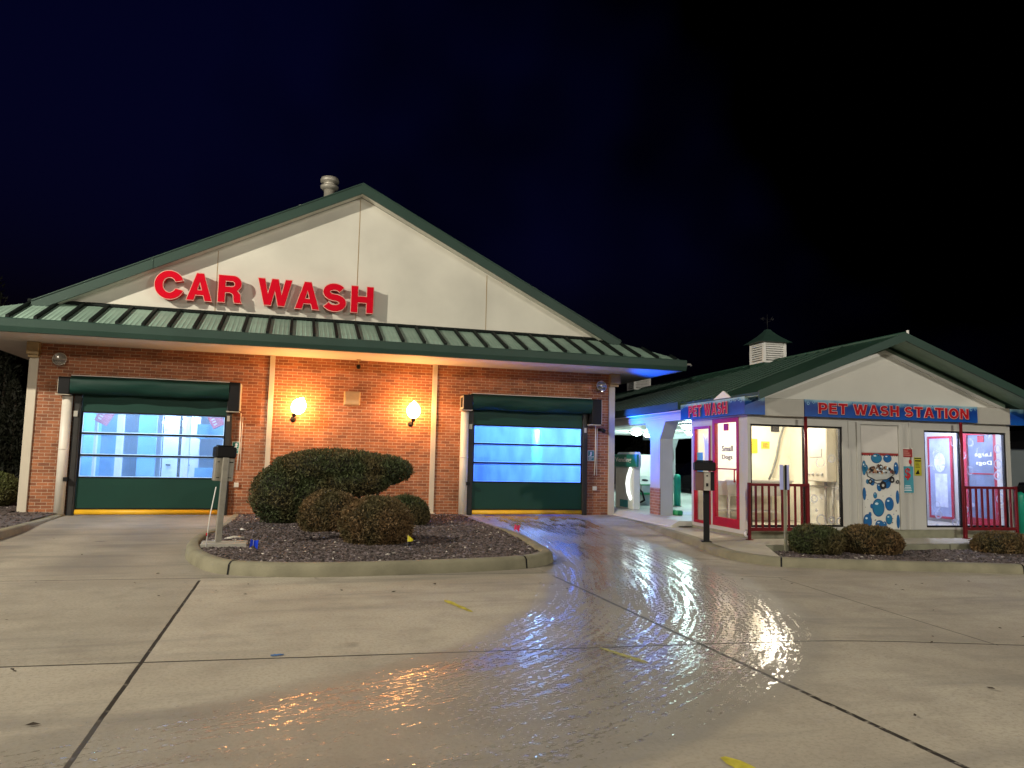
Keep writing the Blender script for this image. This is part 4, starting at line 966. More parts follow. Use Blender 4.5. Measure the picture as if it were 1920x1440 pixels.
# path of the wet tyre tracks from the right bay door round to the street
PATH = spline([(5.45,.3),(5.15,-3),(4.75,-6.6),(4.05,-9.6),(3.05,-11.9),(1.7,-13.3),(.2,-14.1),(-2.2,-14.9),(-5,-15.6)],10)
WID = np.interp(np.linspace(0,1,len(PATH)),[0,.15,.35,.5,.62,.75,.88,1],[1.5,1.6,1.55,1.55,1.4,1.2,1.1,1.0])
seg = np.r_[0,np.cumsum(np.linalg.norm(np.diff(PATH,axis=0),axis=1))]
def pave():
    st = .05; xs = np.arange(-9,15.01,st); ys = np.concatenate([np.arange(-25,-15.5,.25),np.arange(-15.5,.235,st)])
    X, Y = np.meshgrid(xs,ys); Z = gz(X,Y)
    nx, ny = len(xs), len(ys)
    co = np.stack([X,Y,Z],-1).reshape(-1,3).astype(np.float32)
    i = np.arange(nx*ny).reshape(ny,nx); q = np.stack([i[:-1,:-1],i[:-1,1:],i[1:,1:],i[1:,:-1]],-1).reshape(-1,4)
    me = bpy.data.meshes.new('pavement'); me.vertices.add(len(co)); me.vertices.foreach_set('co',co.ravel())
    me.loops.add(q.size); me.loops.foreach_set('vertex_index',q.ravel().astype(np.int32))
    me.polygons.add(len(q)); me.polygons.foreach_set('loop_start',np.arange(0,q.size,4,dtype=np.int32)); me.polygons.foreach_set('loop_total',np.full(len(q),4,np.int32))
    me.update()
    best = np.full(len(co),1e9); s = np.zeros(len(co)); t = np.zeros(len(co)); wd = np.ones(len(co))
    for k in range(len(PATH)-1):
        a, b = PATH[k], PATH[k+1]; d = b-a; L = np.hypot(*d); u = d/L
        r = co[:,:2]-a; al = np.clip(r@u,0,L); pr = r-al[:,None]*u; ds = np.hypot(pr[:,0],pr[:,1]); m = ds < best
        best[m] = ds[m]; s[m] = seg[k]+al[m]; sg = np.sign(u[0]*r[:,1]-u[1]*r[:,0]); t[m] = (sg*ds)[m]; wd[m] = WID[k]
    for nm, arr in (('wet',S((1.18-np.abs(t)/wd)/.75)*(1-.24*S((s-14)/4))),('ps',s),('pt',t)):
        at = me.attributes.new(nm,'FLOAT','POINT'); at.data.foreach_set('value',arr.astype(np.float32))
    o = bpy.data.objects.new('pavement',me); COL.objects.link(o); o['kind'] = 'structure'
    m, nt, b, N, L = new_mat('wet_concrete'); me.materials.append(m)
    def node(t, **k):
        n = N.new('ShaderNode'+t)
        for a, v in k.items(): setattr(n,a,v)
        return n
    def math_(op, a, b_=None, c=None, clamp=False):
        n = node('Math',operation=op,use_clamp=clamp)
        for i_, v in enumerate((a,b_,c)):
            if v is None: continue
            if isinstance(v,(int,float)): n.inputs[i_].default_value = v
            else: L.new(v,n.inputs[i_])
        return n.outputs[0]
    def rng_(v,a,b_,c=0,d=1,smooth=True):
        n = node('MapRange'); n.interpolation_type = 'SMOOTHSTEP' if smooth else 'LINEAR'
        for i_, x in enumerate((a,b_,c,d)): n.inputs[1+i_].default_value = x
        L.new(v,n.inputs[0]); return n.outputs[0]
    def noise_(vec,sc_,det=5,ro=.55):
        n = node('TexNoise'); n.inputs['Scale'].default_value = sc_; n.inputs['Detail'].default_value = det; n.inputs['Roughness'].default_value = ro
        L.new(vec,n.inputs['Vector']); return n.outputs['Fac']
    def attr(a): n = node('Attribute',attribute_name=a); return n.outputs['Fac']
    def mix(f,a,b_,mode='MIX'):
        n = node('Mix',data_type='RGBA',blend_type=mode)
        for sck, v in ((n.inputs[0],f),(n.inputs[6],a),(n.inputs[7],b_)):
            if isinstance(v,(int,float)): sck.default_value = v
            elif isinstance(v,tuple): sck.default_value = rgb(v)
            else: L.new(v,sck)
        return n.outputs[2]
    tc = node('TexCoord').outputs['Object']; sx = node('SeparateXYZ'); L.new(tc,sx.inputs[0]); px, py = sx.outputs[0], sx.outputs[1]
    wet, ps, pt = attr('wet'), attr('ps'), attr('pt')
    def pv(a,b_):
        c = node('CombineXYZ'); L.new(math_('MULTIPLY',ps,a),c.inputs[0]); L.new(math_('MULTIPLY',pt,b_),c.inputs[1]); return c.outputs[0]
    # dry concrete: warm, blotched, broom marks, traffic film
    big = noise_(tc,.35,6,.6); med = noise_(tc,2.1,8,.65); fine = noise_(tc,38,4,.6)
    mp = node('Mapping'); mp.inputs['Scale'].default_value = (.25,1.6,1); L.new(tc,mp.inputs[0]); strk = noise_(mp.outputs[0],1.3,6,.6)
    col = mix(rng_(big,.35,.65),(.325,.290,.232),(.405,.368,.298))
    col = mix(math_('MULTIPLY',rng_(med,.42,.70),.6),col,(.25,.222,.182))
    col = mix(math_('MULTIPLY',rng_(strk,.48,.70),.55),col,(.185,.172,.152))
    col = mix(math_('MULTIPLY',rng_(fine,.42,.70),.45),col,(.205,.178,.136))
    sp_ = noise_(tc,95,2,.5); col = mix(math_('MULTIPLY',rng_(sp_,.66,.72),.7),col,(.10,.085,.06))
    # darker wheel lanes in front of the left bay
    lane = math_('ADD',rng_(math_('ABSOLUTE',math_('ADD',px,2.55)),.75,.15),rng_(math_('ABSOLUTE',math_('ADD',px,4.05)),.6,.1))
    lane = math_('MULTIPLY',lane,rng_(py,-11,-7)); lane = math_('MULTIPLY',lane,rng_(noise_(mp.outputs[0],.9,5),.35,.65,.2,.8))
    col = mix(math_('MULTIPLY',lane,.65),col,(.135,.125,.115))
    # pale scuffs, oil drips
    scf = noise_(mp.outputs[0],.8,7,.65); col = mix(math_('MULTIPLY',rng_(scf,.58,.72),.35),col,(.40,.37,.30))
    oil = noise_(tc,1.1,3,.45); col = mix(math_('MULTIPLY',rng_(oil,.70,.76),.55),col,(.07,.062,.05))
    # joints
    wob = math_('MULTIPLY',math_('SUBTRACT',noise_(tc,3.5,4),.5),.014)
    def line(coord,w,y0=None,y1=None,var=None):
        d = math_('ABSOLUTE',math_('ADD',coord,wob)); v = rng_(d,w,w*.72)
        if var is not None: v = math_('MULTIPLY',v,rng_(var,.3,.5))
        if y0 is not None: v = math_('MULTIPLY',v,math_('GREATER_THAN',py,y0))
        if y1 is not None: v = math_('MULTIPLY',v,math_('LESS_THAN',py,y1))
        return v
    jn = noise_(tc,14,4)
    j = math_('MULTIPLY',line(math_('ADD',px,1.13),.016,None,-9.1),rng_(jn,.25,.45,.55,1))
    j = math_('MAXIMUM',j,line(math_('SUBTRACT',px,2.86),.022,None,-9.35,jn))
    ln2 = math_('ADD',math_('MULTIPLY_ADD',px,.075,py),12.55); j = math_('MAXIMUM',j,line(ln2,.014,None,None))
    ln3 = math_('ADD',math_('MULTIPLY_ADD',px,.05,py),9.0); j = math_('MAXIMUM',j,math_('MULTIPLY',line(ln3,.010),math_('LESS_THAN',px,6.2)))
    ln4 = math_('SUBTRACT',math_('MULTIPLY_ADD',py,-.14,px),7.35); j = math_('MAXIMUM',j,math_('MULTIPLY',line(ln4,.012,-13.0,-9.3),.7))
    col = mix(math_('MULTIPLY',j,.96),col,(.012,.009,.007))
    sid = math_('ADD',math_('MULTIPLY',math_('GREATER_THAN',px,-1.13),3.1),math_('ADD',math_('MULTIPLY',math_('GREATER_THAN',px,2.86),5.3),math_('ADD',math_('MULTIPLY',math_('GREATER_THAN',ln2,0),7.7),math_('MULTIPLY',math_('GREATER_THAN',ln3,0),2.9))))
    wn = node('TexWhiteNoise',noise_dimensions='1D'); L.new(sid,wn.inputs['W'])
    tone = node('CombineXYZ'); tv = rng_(wn.outputs['Value'],0,1,.86,1.08,False)
    for i_ in range(3): L.new(tv,tone.inputs[i_])
    col = mix(1.0,col,tone.outputs[0],'MULTIPLY')
    # wet film: damp darkens, puddle skin reflects, tyre treads comb it along the path
    damp = rng_(math_('ADD',wet,math_('MULTIPLY',math_('SUBTRACT',noise_(pv(.5,1.4),1.2,6),.5),.8)),.30,.62)
    col = mix(math_('MULTIPLY',damp,.36),col,(.10,.092,.082))
    L.new(col,b.inputs['Base Color'])
    comb = noise_(pv(.35,9.0),2.4,5,.6); flk = noise_(pv(1.0,2.0),17.0,5,.7); flk2 = noise_(pv(.6,2.2),2.0,6,.6)
    cov = math_('ADD',math_('MULTIPLY',comb,.80),math_('ADD',math_('MULTIPLY',flk,1.25),math_('MULTIPLY',flk2,.30)))
    cov = math_('ADD',cov,math_('MULTIPLY',wet,.40))
    patch = noise_(pv(.45,1.1),.9,4,.5); cov = math_('ADD',cov,math_('MULTIPLY',math_('SUBTRACT',patch,.5),.55)); film = math_('MULTIPLY',rng_(cov,1.575,1.625),rng_(wet,.06,.35))
    near = math_('MULTIPLY',rng_(ps,7.0,1.0),rng_(wet,.3,.8)); film = math_('MAXIMUM',film,math_('MULTIPLY',math_('MULTIPLY',near,rng_(flk2,.42,.58)),.8))
    film = math_('MULTIPLY',film,math_('SUBTRACT',1.0,j)); L.new(math_('MAXIMUM',math_('SUBTRACT',math_('SUBTRACT',.82,math_('MULTIPLY',damp,.26)),math_('MULTIPLY',film,.6)),.08),b.inputs['Roughness'])
    L.new(rng_(damp,0,1,.25,.6,False),b.inputs['Specular IOR Level'])
    b.inputs['Coat IOR'].default_value = 1.55; b.inputs['Coat Roughness'].default_value = .07; L.new(math_('MULTIPLY',film,1.0),b.inputs['Coat Weight'])
    h = math_('ADD',math_('MULTIPLY',fine,.30),math_('MULTIPLY',med,.5)); h = math_('ADD',h,math_('MULTIPLY',j,-1.2))
    bp = node('Bump'); bp.inputs['Strength'].default_value = .28; bp.inputs['Distance'].default_value = .012; L.new(h,bp.inputs['Height']); L.new(bp.outputs[0],b.inputs['Normal'])
    rip = math_('ADD',math_('MULTIPLY',noise_(tc,11,3,.5),1.6),math_('MULTIPLY',noise_(tc,42,2,.5),.35))
    bc = node('Bump'); bc.inputs['Strength'].default_value = .6; bc.inputs['Distance'].default_value = .012; L.new(rip,bc.inputs['Height']); L.new(bc.outputs[0],b.inputs['Coat Normal'])
    return o
pv_o = pave()
mb = MB(); mb.add([(-300,-200,-.16),(400,-200,-.16),(400,500,-.16),(-300,500,-.16)],[(0,1,2,3)])
struct('ground',mb,mat('dark_ground',(.045,.045,.042),.9,.3,.4))
def flat_paint(poly, z, name, m):
    mb = MB(); mb.add([(x,y,gz(x,y)+z) for x,y in poly],[tuple(range(len(poly)))]); struct(name,mb,m)
def rough_poly(cx,cy,ax,L_,w,n=9):
    a = math.atan2(ax[1],ax[0]); ca, sa = math.cos(a), math.sin(a); top = []; bot = []
    for i in range(n):
        x = (i/(n-1)-.5)*L_; k = w*(.5+.5*random.random())*(1 if 0 < i < n-1 else .4)
        top.append((cx+ca*x-sa*k,cy+sa*x+ca*k)); bot.append((cx+ca*x+sa*k,cy+sa*x-ca*k))
    return bot+top[::-1]
yp = mat('paint_yellow',(.42,.36,.03),.75,.35,14); bp_ = mat('paint_blue',(.03,.12,.30),.7,.3,20); ypf = mat('paint_yellow_faded',(.33,.31,.10),.8,.3,20)
for cx,cy,ax,l,w,m in ((1.335,-10.98,(.22,-1),.62,.035,yp),(1.86,-15.05,(.25,-1),.55,.06,yp),(2.12,-12.95,(.35,-1),.5,.03,ypf),(-.27,-12.46,(1,.2),.09,.03,bp_)):
    flat_paint(rough_poly(cx,cy,ax,l,w),.005,'paint_mark',m)

def sweep_kerb(pts, wd, zf, name, inner=1, m=None, joints=()):
    """pts = outer bottom line; the kerb body lies to its left (inner=1) or right"""
    P = spline(pts,8); n = len(P); v = []; prof = []
    for i in range(n):
        t = P[min(i+1,n-1)]-P[max(i-1,0)]; t = t/np.hypot(*t[:2]); nn = np.array([-t[1],t[0]])*inner
        zb, h = zf(*P[i][:2])
        for d, z in ((-.01,-.12),(.0,0),(.015,h*.75),(.045,h*.97),(.075,h),(wd-.02,h),(wd,h-.015),(wd,-.12)):
            q = P[i][:2]+nn*d; v.append((q[0],q[1],zb+z))
    k = 8; f = []
    for i in range(n-1):
        for j in range(k-1):
            a = (i*k+j,i*k+j+1,(i+1)*k+j+1,(i+1)*k+j); f.append(a[::-1] if inner > 0 else a)
    f.append(tuple(range(k))); f.append(tuple(range((n-1)*k,n*k))[::-1])
    mb = MB(); mb.add(v,f,True)
    mb.use(1)
    for (jx,jy) in joints:
        i = int(np.argmin(np.hypot(P[:,0]-jx,P[:,1]-jy))); t = P[min(i+1,n-1)]-P[max(i-1,0)]; t = t/np.hypot(*t[:2]); nn = np.array([-t[1],t[0]])*inner
        zb, h = zf(*P[i][:2]); w = .012; q = []
        for d, z in ((-.004,.0),(.011,h*.76),(.043,h*.98),(.075,h+.004),(wd-.01,h+.004)):
            for s_ in (-w,w): c = P[i][:2]+nn*d+t[:2]*s_; q.append((c[0],c[1],zb+z))
        mb.add(q,[(2*a,2*a+1,2*a+3,2*a+2) for a in range(4)],False)
    return struct(name,mb,[m or M['concrete'],M['black']])
ISL = [(-1.40,-.03),(-1.42,-2),(-1.46,-4),(-1.58,-5.6),(-1.55,-6.9),(-1.30,-8.0),(-.87,-8.74),(.14,-9.07),(1.73,-8.97),(2.72,-8.74),(3.24,-8.25),(3.37,-7.6),(3.52,-6.3),(3.68,-4),(3.82,-1.8),(3.90,-.03)]
def isl_h(x,y): return float(gz(x,y)), .035+.115*float(S((-y-2.0)/4))
sweep_kerb(ISL,.17,isl_h,'kerb',1,None,((-.86,-8.75),(2.72,-8.74)))
RK = [(7.50,-1.05),(7.32,-3.08),(6.98,-5.31),(6.62,-6.6),(6.50,-7.3),(6.56,-7.81),(6.85,-8.26),(7.79,-8.67),(10.09,-9.47),(14.5,-11.0)]
def rk_h(x,y): return float(gz(x,y)), -float(gz(x,y))+.004
sweep_kerb(RK,.17,rk_h,'kerb',1,None,((6.85,-8.28),(10.3,-9.55)))
LK = [(-4.72,-.06),(-4.60,-2.2),(-4.42,-4.2),(-4.5,-6),(-5.2,-8.2),(-7.5,-10)]
sweep_kerb(LK,.17,lambda x,y:(0,.04+.09*float(S((-y-1)/4))),'kerb',-1)
# beds
def inside(poly, p):
    x, y = p; c = False; n = len(poly)
    for i in range(n):
        x1,y1 = poly[i]; x2,y2 = poly[(i+1)%n]
        if (y1>y) != (y2>y) and x < (x2-x1)*(y-y1)/(y2-y1)+x1: c = not c
    return c
def bed(poly, zfun, name):
    xs = [p[0] for p in poly]; ys = [p[1] for p in poly]; st = .14; v = []; f = []; ids = {}
    nx = int((max(xs)-min(xs))/st)+2; ny = int((max(ys)-min(ys))/st)+2
    ok = {}
    for i in range(nx):
        for j in range(ny):
            p = (min(xs)+i*st,min(ys)+j*st); ok[i,j] = p
    def vid(i,j):
        if (i,j) not in ids: p = ok[i,j]; ids[i,j] = len(v); v.append((p[0],p[1],zfun(*p)))
        return ids[i,j]
    for i in range(nx-1):
        for j in range(ny-1):
            c = (ok[i,j][0]+st/2,ok[i,j][1]+st/2)
            if inside(poly,c): f.append((vid(i,j),vid(i+1,j),vid(i+1,j+1),vid(i,j+1)))
    mb = MB(); mb.add(v,f,True); struct(name,mb,M['earth'])
def gravel(poly, zfun, n, size, name, mats, avoid=()):
    xs = [p[0] for p in poly]; ys = [p[1] for p in poly]; mb = MB(); k = 0
    base = np.array([(1,0,0),(-1,0,0),(0,1,0),(0,-1,0),(0,0,1),(0,0,-1)],float)
    F = [(0,2,4),(2,1,4),(1,3,4),(3,0,4),(2,0,5),(1,2,5),(3,1,5),(0,3,5)]
    while k < n:
        x = random.uniform(min(xs),max(xs)); y = random.uniform(min(ys),max(ys))
        if not inside(poly,(x,y)): continue
        s_ = size*random.uniform(.5,1.5); a = random.uniform(0,6.28); ca, sa = math.cos(a), math.sin(a)
        d = base*np.array([s_*random.uniform(.8,1.7),s_*random.uniform(.5,.9),s_*random.uniform(.4,.7)])
        tl = random.uniform(-.5,.5); d = d@np.array([[ca,sa,0],[-sa,ca,0],[0,0,1]])@np.array([[1,0,0],[0,math.cos(tl),math.sin(tl)],[0,-math.sin(tl),math.cos(tl)]])
        mb.cur = random.choices(range(len(mats)),[5,5,3.5,.28][:len(mats)])[0]
        mb.add(d+np.array((x,y,zfun(x,y)+s_*.2)),F,False); k += 1
    return struct(name,mb,mats,kind='stuff')
GM = [mat('chip_brown',(.085,.062,.057),.85,.3,30), mat('chip_grey',(.135,.108,.112),.85,.3,30), mat('chip_dark',(.038,.03,.028),.9,.3,30), mat('chip_pale',(.44,.40,.36),.8,.2,30)]
ip = [tuple(p) for p in spline(ISL,4)[:, :2]]; cx_, cy_ = 1.1, -4.4
IP = [(cx_+(x-cx_)*.945,cy_+(y-cy_)*.968) for x,y in ip]
def iz(x,y):
    return .03+.065*float(S((-y-1.5)/4)) + .05*math.exp(-((x-1.1)**2/3+(y+4.5)**2/8)) + .012*noise.noise((x*2.2,y*2.2,0))
bed(IP,iz,'planting_bed'); gravel(IP,iz,21000,.021,'gravel',GM)
LP = [(-4.9,-.05),(-4.78,-2.2),(-4.6,-4.2),(-4.68,-6),(-5.4,-8.2),(-7.6,-10),(-11,-10),(-11,4),(-5.75,4),(-5.75,-.05)]
def lz(x,y): return .06+.02*noise.noise((x,y,3))
bed(LP,lz,'planting_bed'); gravel([p for p in LP if True],lz,5500,.024,'gravel',GM)
def kq(u,w): p = toW((u,w,0),'K'); return (p.x,p.y)
SL_E = -.97
rkp = [tuple(p) for p in spline(RK,4)[:, :2]]
RP = [kq(-.25,SL_E-.06),(6.98,-8.14),(7.9,-8.53),(10.15,-9.31),(13.9,-10.6),kq(6.6,SL_E-.06)]
def rzf(x,y): return -.105+.02*noise.noise((x*1.5,y*1.5,5))
bed(RP,rzf,'planting_bed'); gravel(RP,rzf,6500,.020,'gravel',GM)
# sidewalk slab in front of the pet wash and the bay floor
mb = MB(); poly = [kq(-.27,SL_E)]+[(6.93,-8.12),(6.72,-7.75),(6.67,-7.3),(6.79,-6.62),(7.15,-5.28),(7.49,-3.05),(7.66,-1.2)]+[kq(-.50,4.6),kq(-.30,2.2),kq(6.9,2.2),kq(6.9,SL_E)]
mb.add([(x,y,0.0) for x,y in poly],[tuple(range(len(poly)))[::-1]]); sw_ = struct('sidewalk',mb,M['slab'])
mb = MB(); mb.box(-.27,6.9,SL_E-.05,SL_E-.001,-.16,-.004); 
for u in (.5,2.0,3.5,5.0): mb.use(1).box(u-.006,u+.006,SL_E-.054,SL_E-.051,-.15,-.01)
struct('slab_edge',mb,[M['wallconc'],M['black']],fr='K')
mb = MB(); mb.box(-.30,6.5,2.265,19,.02,ZF); mb.prism([(-.302,ZF-.001),(-.302,-.05),(-.52,-.05),(-.48,.03)],2.265,19,'y'); struct('bay_floor',mb,M['bayfloor'],fr='K')
mb = MB(); mb.add([(-60,4,.01),(-5.7,4,.01),(-5.7,60,.01),(-60,60,.01)],[(0,1,2,3)]); struct('lawn',mb,mat('dark_grass',(.02,.03,.012),.9,.4,2,bump=.6))
mb = MB(); mb.box(6.5,40,-.9,30,-.14,-.03); struct('rear_lot',mb,M['slab'],fr='K')
# leaf litter and grit on the pavement
mb = MB()
for i in range(130):
    x = random.uniform(-4.2,9); y = random.uniform(-15,-3) if random.random() < .75 else random.uniform(-10.2,-9.2)
    if inside(ip,(x,y)) or (x > 6.2 and y > -9.9): continue
    s_ = random.uniform(.010,.030); a = random.uniform(0,6.28); z = float(gz(x,y))+.006
    pts = [(x+s_*k*math.cos(a+t),y+s_*k*math.sin(a+t),z+random.uniform(0,.012)) for t,k in ((0,1.3),(1.4,.5),(3.1,1.2),(4.6,.45))]
    mb.add(pts,[(0,1,2,3)])
struct('leaf_litter',mb,mat('dead_leaf',(.035,.024,.014),.9,.4,10),kind='stuff')

# ================================================================== PLANTS
def leaf_mat(name,c1,c2,sc_=1.6,lo=.42,hi=.62):
    m, nt, b, N, L = new_mat(name)
    tc = N.new('ShaderNodeTexCoord'); n = N.new('ShaderNodeTexNoise'); n.inputs['Scale'].default_value = sc_; n.inputs['Detail'].default_value = 6; L.new(tc.outputs['Object'],n.inputs['Vector'])
    n2 = N.new('ShaderNodeTexNoise'); n2.inputs['Scale'].default_value = 24; L.new(tc.outputs['Object'],n2.inputs['Vector'])
    r = N.new('ShaderNodeMapRange'); r.inputs[1].default_value = lo; r.inputs[2].default_value = hi; L.new(n.outputs['Fac'],r.inputs[0])
    mx = N.new('ShaderNodeMix'); mx.data_type = 'RGBA'; mx.inputs[6].default_value = rgb(c1); mx.inputs[7].default_value = rgb(c2); L.new(r.outputs[0],mx.inputs[0])
    r2_ = N.new('ShaderNodeMapRange'); r2_.inputs[1].default_value = .3; r2_.inputs[2].default_value = .7; r2_.inputs[3].default_value = .45; r2_.inputs[4].default_value = 1.6; L.new(n2.outputs['Fac'],r2_.inputs[0])
    m2 = N.new('ShaderNodeMix'); m2.data_type = 'RGBA'; m2.blend_type = 'MULTIPLY'; m2.inputs[0].default_value = 1; L.new(mx.outputs[2],m2.inputs[6]); L.new(r2_.outputs[0],m2.inputs[7])
    L.new(m2.outputs[2],b.inputs['Base Color']); b.inputs['Roughness'].default_value = .65; b.inputs['Specular IOR Level'].default_value = .3
    return m
def leaf_cloud(lobes, n, size, zmin, shell=.16, seed=1, up=.5):
    """little leaves in the outer shell of a union of ellipsoids; lobes = (c, r)"""
    g = np.random.default_rng(seed); ar = np.array([r[0]*r[1]+r[1]*r[2]+r[0]*r[2] for c,r in lobes]); V = []; 
    cnt = (n*ar/ar.sum()).astype(int)
    for (c,r),k in zip(lobes,cnt):
        c = np.array(c); r = np.array(r); d = g.normal(size=(k,3)); d /= np.linalg.norm(d,axis=1)[:,None]
        lump = np.array([noise.noise(Vector(tuple(q*3.1+c))) for q in d])*.045+np.array([noise.noise(Vector(tuple(q*8+c*2))) for q in d])*.035
        rad = 1-shell*g.random(k)**1.8+lump+.075*(g.random(k)>.93)*g.random(k)
        p = c+d*r*rad[:,None]
        keep = p[:,2] > zmin
        for c2,r2_ in lobes:
            if c2 is not None and not (np.allclose(c,c2)): keep &= (((p-np.array(c2))/np.array(r2_))**2).sum(1) > .72
        p = p[keep]; d = d[keep]; nrm = d/r; nrm /= np.linalg.norm(nrm,axis=1)[:,None]; V.append(np.concatenate([p,nrm],1))
    A = np.concatenate(V); p = A[:,:3]; nr = A[:,3:]; m = len(p)
    ax = nr*.55+g.normal(size=(m,3))*.75+np.array((0,0,up)); ax /= np.linalg.norm(ax,axis=1)[:,None]
    sd = np.cross(ax,g.normal(size=(m,3))); sd /= np.linalg.norm(sd,axis=1)[:,None]
    L_ = size*(.6+.9*g.random(m))[:,None]; W_ = L_*.34
    q = np.stack([p-ax*L_*.5,p+sd*W_*.5,p+ax*L_*.6,p-sd*W_*.5],1).reshape(-1,3)
    f = [tuple(range(4*i,4*i+4)) for i in range(m)]
    return q, f
def ico(c,r,sub=3,rough=.05,zmin=None):
    import bmesh
    bm = bmesh.new(); bmesh.ops.create_icosphere(bm,subdivisions=sub,radius=1); v = []
    for q in bm.verts:
        k = 1+rough*2*noise.noise(q.co*2.6+Vector(c)); z = c[2]+q.co.z*r[2]*k
        v.append((c[0]+q.co.x*r[0]*k,c[1]+q.co.y*r[1]*k,max(z,zmin) if zmin is not None else z))
    f = [tuple(p.index for p in q.verts) for q in bm.faces]; bm.free(); return v, f
M['leaf_yew'] = leaf_mat('yew_leaf',(.050,.066,.024),(.095,.075,.030)); M['leaf_box'] = leaf_mat('brown_tipped_leaf',(.075,.062,.024),(.150,.092,.040),2.2,.36,.58)
M['core'] = mat('bush_core',(.016,.016,.008),.95,.4,8); M['bark'] = mat('bark',(.05,.035,.024),.9,.3,10)
def bush(name,label,base,lobes,n,size,lm,seed,group=None,stems=()):
    t = Thing(name,label,'bush',base,group=group)
    mb = MB(); v, f = leaf_cloud(lobes,n,size,base[2]+.01,seed=seed); mb.v = [tuple(q) for q in v]; mb.f = f; mb.mi = [0]*len(f); mb.sm = [False]*len(f)
    mb.cur = 1
    for c,r in lobes:
        iv, f2 = ico(c,[x*.83 for x in r],3,.05,base[2]); mb.add(iv,f2,True)
    t.part(mb,'foliage',[lm,M['core']])
    if stems:
        mb = MB()
        for s_ in stems: mb.tube(s_,[.045,.035,.02][:len(s_)],8)
        t.part(mb,'stem',M['bark'])
    return t
bush('yew_bush','huge dark cloud pruned bush bulging to the side in front of the brick wall',(.2,-2.7,.07),
     [((.62,-2.6,1.08),(1.25,.85,.43)),((-.30,-2.7,.60),(.66,.75,.62)),((1.35,-2.65,1.10),(.82,.72,.33)),((.95,-3.0,.86),(.72,.60,.27)),((.25,-2.9,.55),(.60,.60,.45))],46000,.055,M['leaf_yew'],3,
     stems=[[(1.2,-2.7,.05),(1.4,-2.7,.45),(1.6,-2.7,.9)],[(1.1,-2.6,.05),(1.15,-2.6,.5),(1.0,-2.6,.8)],[(1.15,-2.9,.05),(1.35,-2.85,.5),(1.4,-2.8,.8)]])
GB = 'round clipped bushes in the kerbed island'
bush('round_bush','round brown tipped bush in the kerbed island, standing nearest the kerb',(1.03,-6.7,.1),[((1.03,-6.7,.38),(.545,.55,.42))],17000,.040,M['leaf_box'],5,GB)
bush('round_bush','round brown tipped bush between the huge dark bush and the nearest round bush',(.46,-5.0,.1),[((.46,-4.9,.36),(.545,.5,.44))],14000,.042,M['leaf_box'],6,GB)
bush('round_bush','smaller dark round bush peeking out behind the nearest round one toward the blue bay door',(1.85,-3.7,.1),[((1.88,-3.7,.30),(.48,.45,.36))],11000,.042,M['leaf_yew'],7,GB)
GP = 'clipped bushes in the bed before the pet wash'
for c, r, lab, sd_, lm in (((.48,-1.35,.10),(.42,.38,.29),'dark clipped bush right beside the sign post before the pet wash',8,'leaf_yew'),((1.52,-1.38,.09),(.52,.42,.30),'wide brownish bush below the bubble picture door',9,'leaf_box'),((4.28,-1.45,.0),(.55,.42,.27),'low brownish bush before the large dogs railing',10,'leaf_box')):
    p = toW((c[0],c[1],c[2]),'K')
    bush('clipped_bush',lab,(p.x,p.y,-.1),[((p.x-r[0]*.28,p.y+.03,p.z),(r[0]*.75,r[1],r[2]*.97)),((p.x+r[0]*.28,p.y-.03,p.z-.01),(r[0]*.72,r[1],r[2]*.93))],9000,.050,M[lm],sd_,GP)
bush('side_bush','green mounded bush in the dark beside the brick building corner',(-6.6,1.9,.05),[((-6.75,1.9,.42),(.62,.6,.42))],9000,.055,leaf_mat('green_leaf',(.07,.085,.022),(.10,.10,.035)),12)
bush('side_bush','low dark bush at the edge of the picture beside the left gravel',(-7.0,-.6,.05),[((-7.1,-.6,.3),(.5,.5,.32))],5000,.055,M['leaf_yew'],13)
def conifer(x,y,h,r,lab,seed,colm):
    t = Thing('conifer_tree',lab,'tree',(x,y,0),group='dark conifers beyond the brick building')
    lob = []
    for k in range(9):
        z = h*(.10+.84*k/8); rr = r*(1-.72*(k/8)**2.2)*random.uniform(.85,1.12); lob.append(((x+random.uniform(-.08,.08)*r,y+random.uniform(-.1,.1)*r,z),(rr,rr,h*.095)))
    mb = MB(); v, f = leaf_cloud(lob,7000,.16*max(1,h/6),.1,.5,seed,.9); mb.v = [tuple(q) for q in v]; mb.f = f; mb.mi = [0]*len(f); mb.sm = [False]*len(f)
    t.part(mb,'crown',colm)
    mb = MB(); mb.tube([(x,y,0),(x+.02,y,h*.5),(x,y,h*.97)],[.03*h,.018*h,.004*h],8); t.part(mb,'trunk',M['bark'])
cm = leaf_mat('conifer_leaf',(.012,.015,.008),(.020,.020,.012))
conifer(-10.15,14,3.75,.75,'narrow dark conifer nearest the brick building corner',21,cm); conifer(-9.35,15.5,4.3,.9,'broad dark conifer just behind the narrow one by the building corner',22,cm)
conifer(-11.4,15,3.4,.8,'shorter dark conifer at the picture edge',23,cm); conifer(-16.6,30,10.8,1.9,'tall dark conifer far behind, its tip above the green eave',24,cm); conifer(-12.5,20,5.0,1.2,'mid sized dark conifer between the near ones and the tall one',25,cm)
conifer(27.5,38,6.6,1.6,'faint dark conifer far behind the wash bay roof',26,cm)

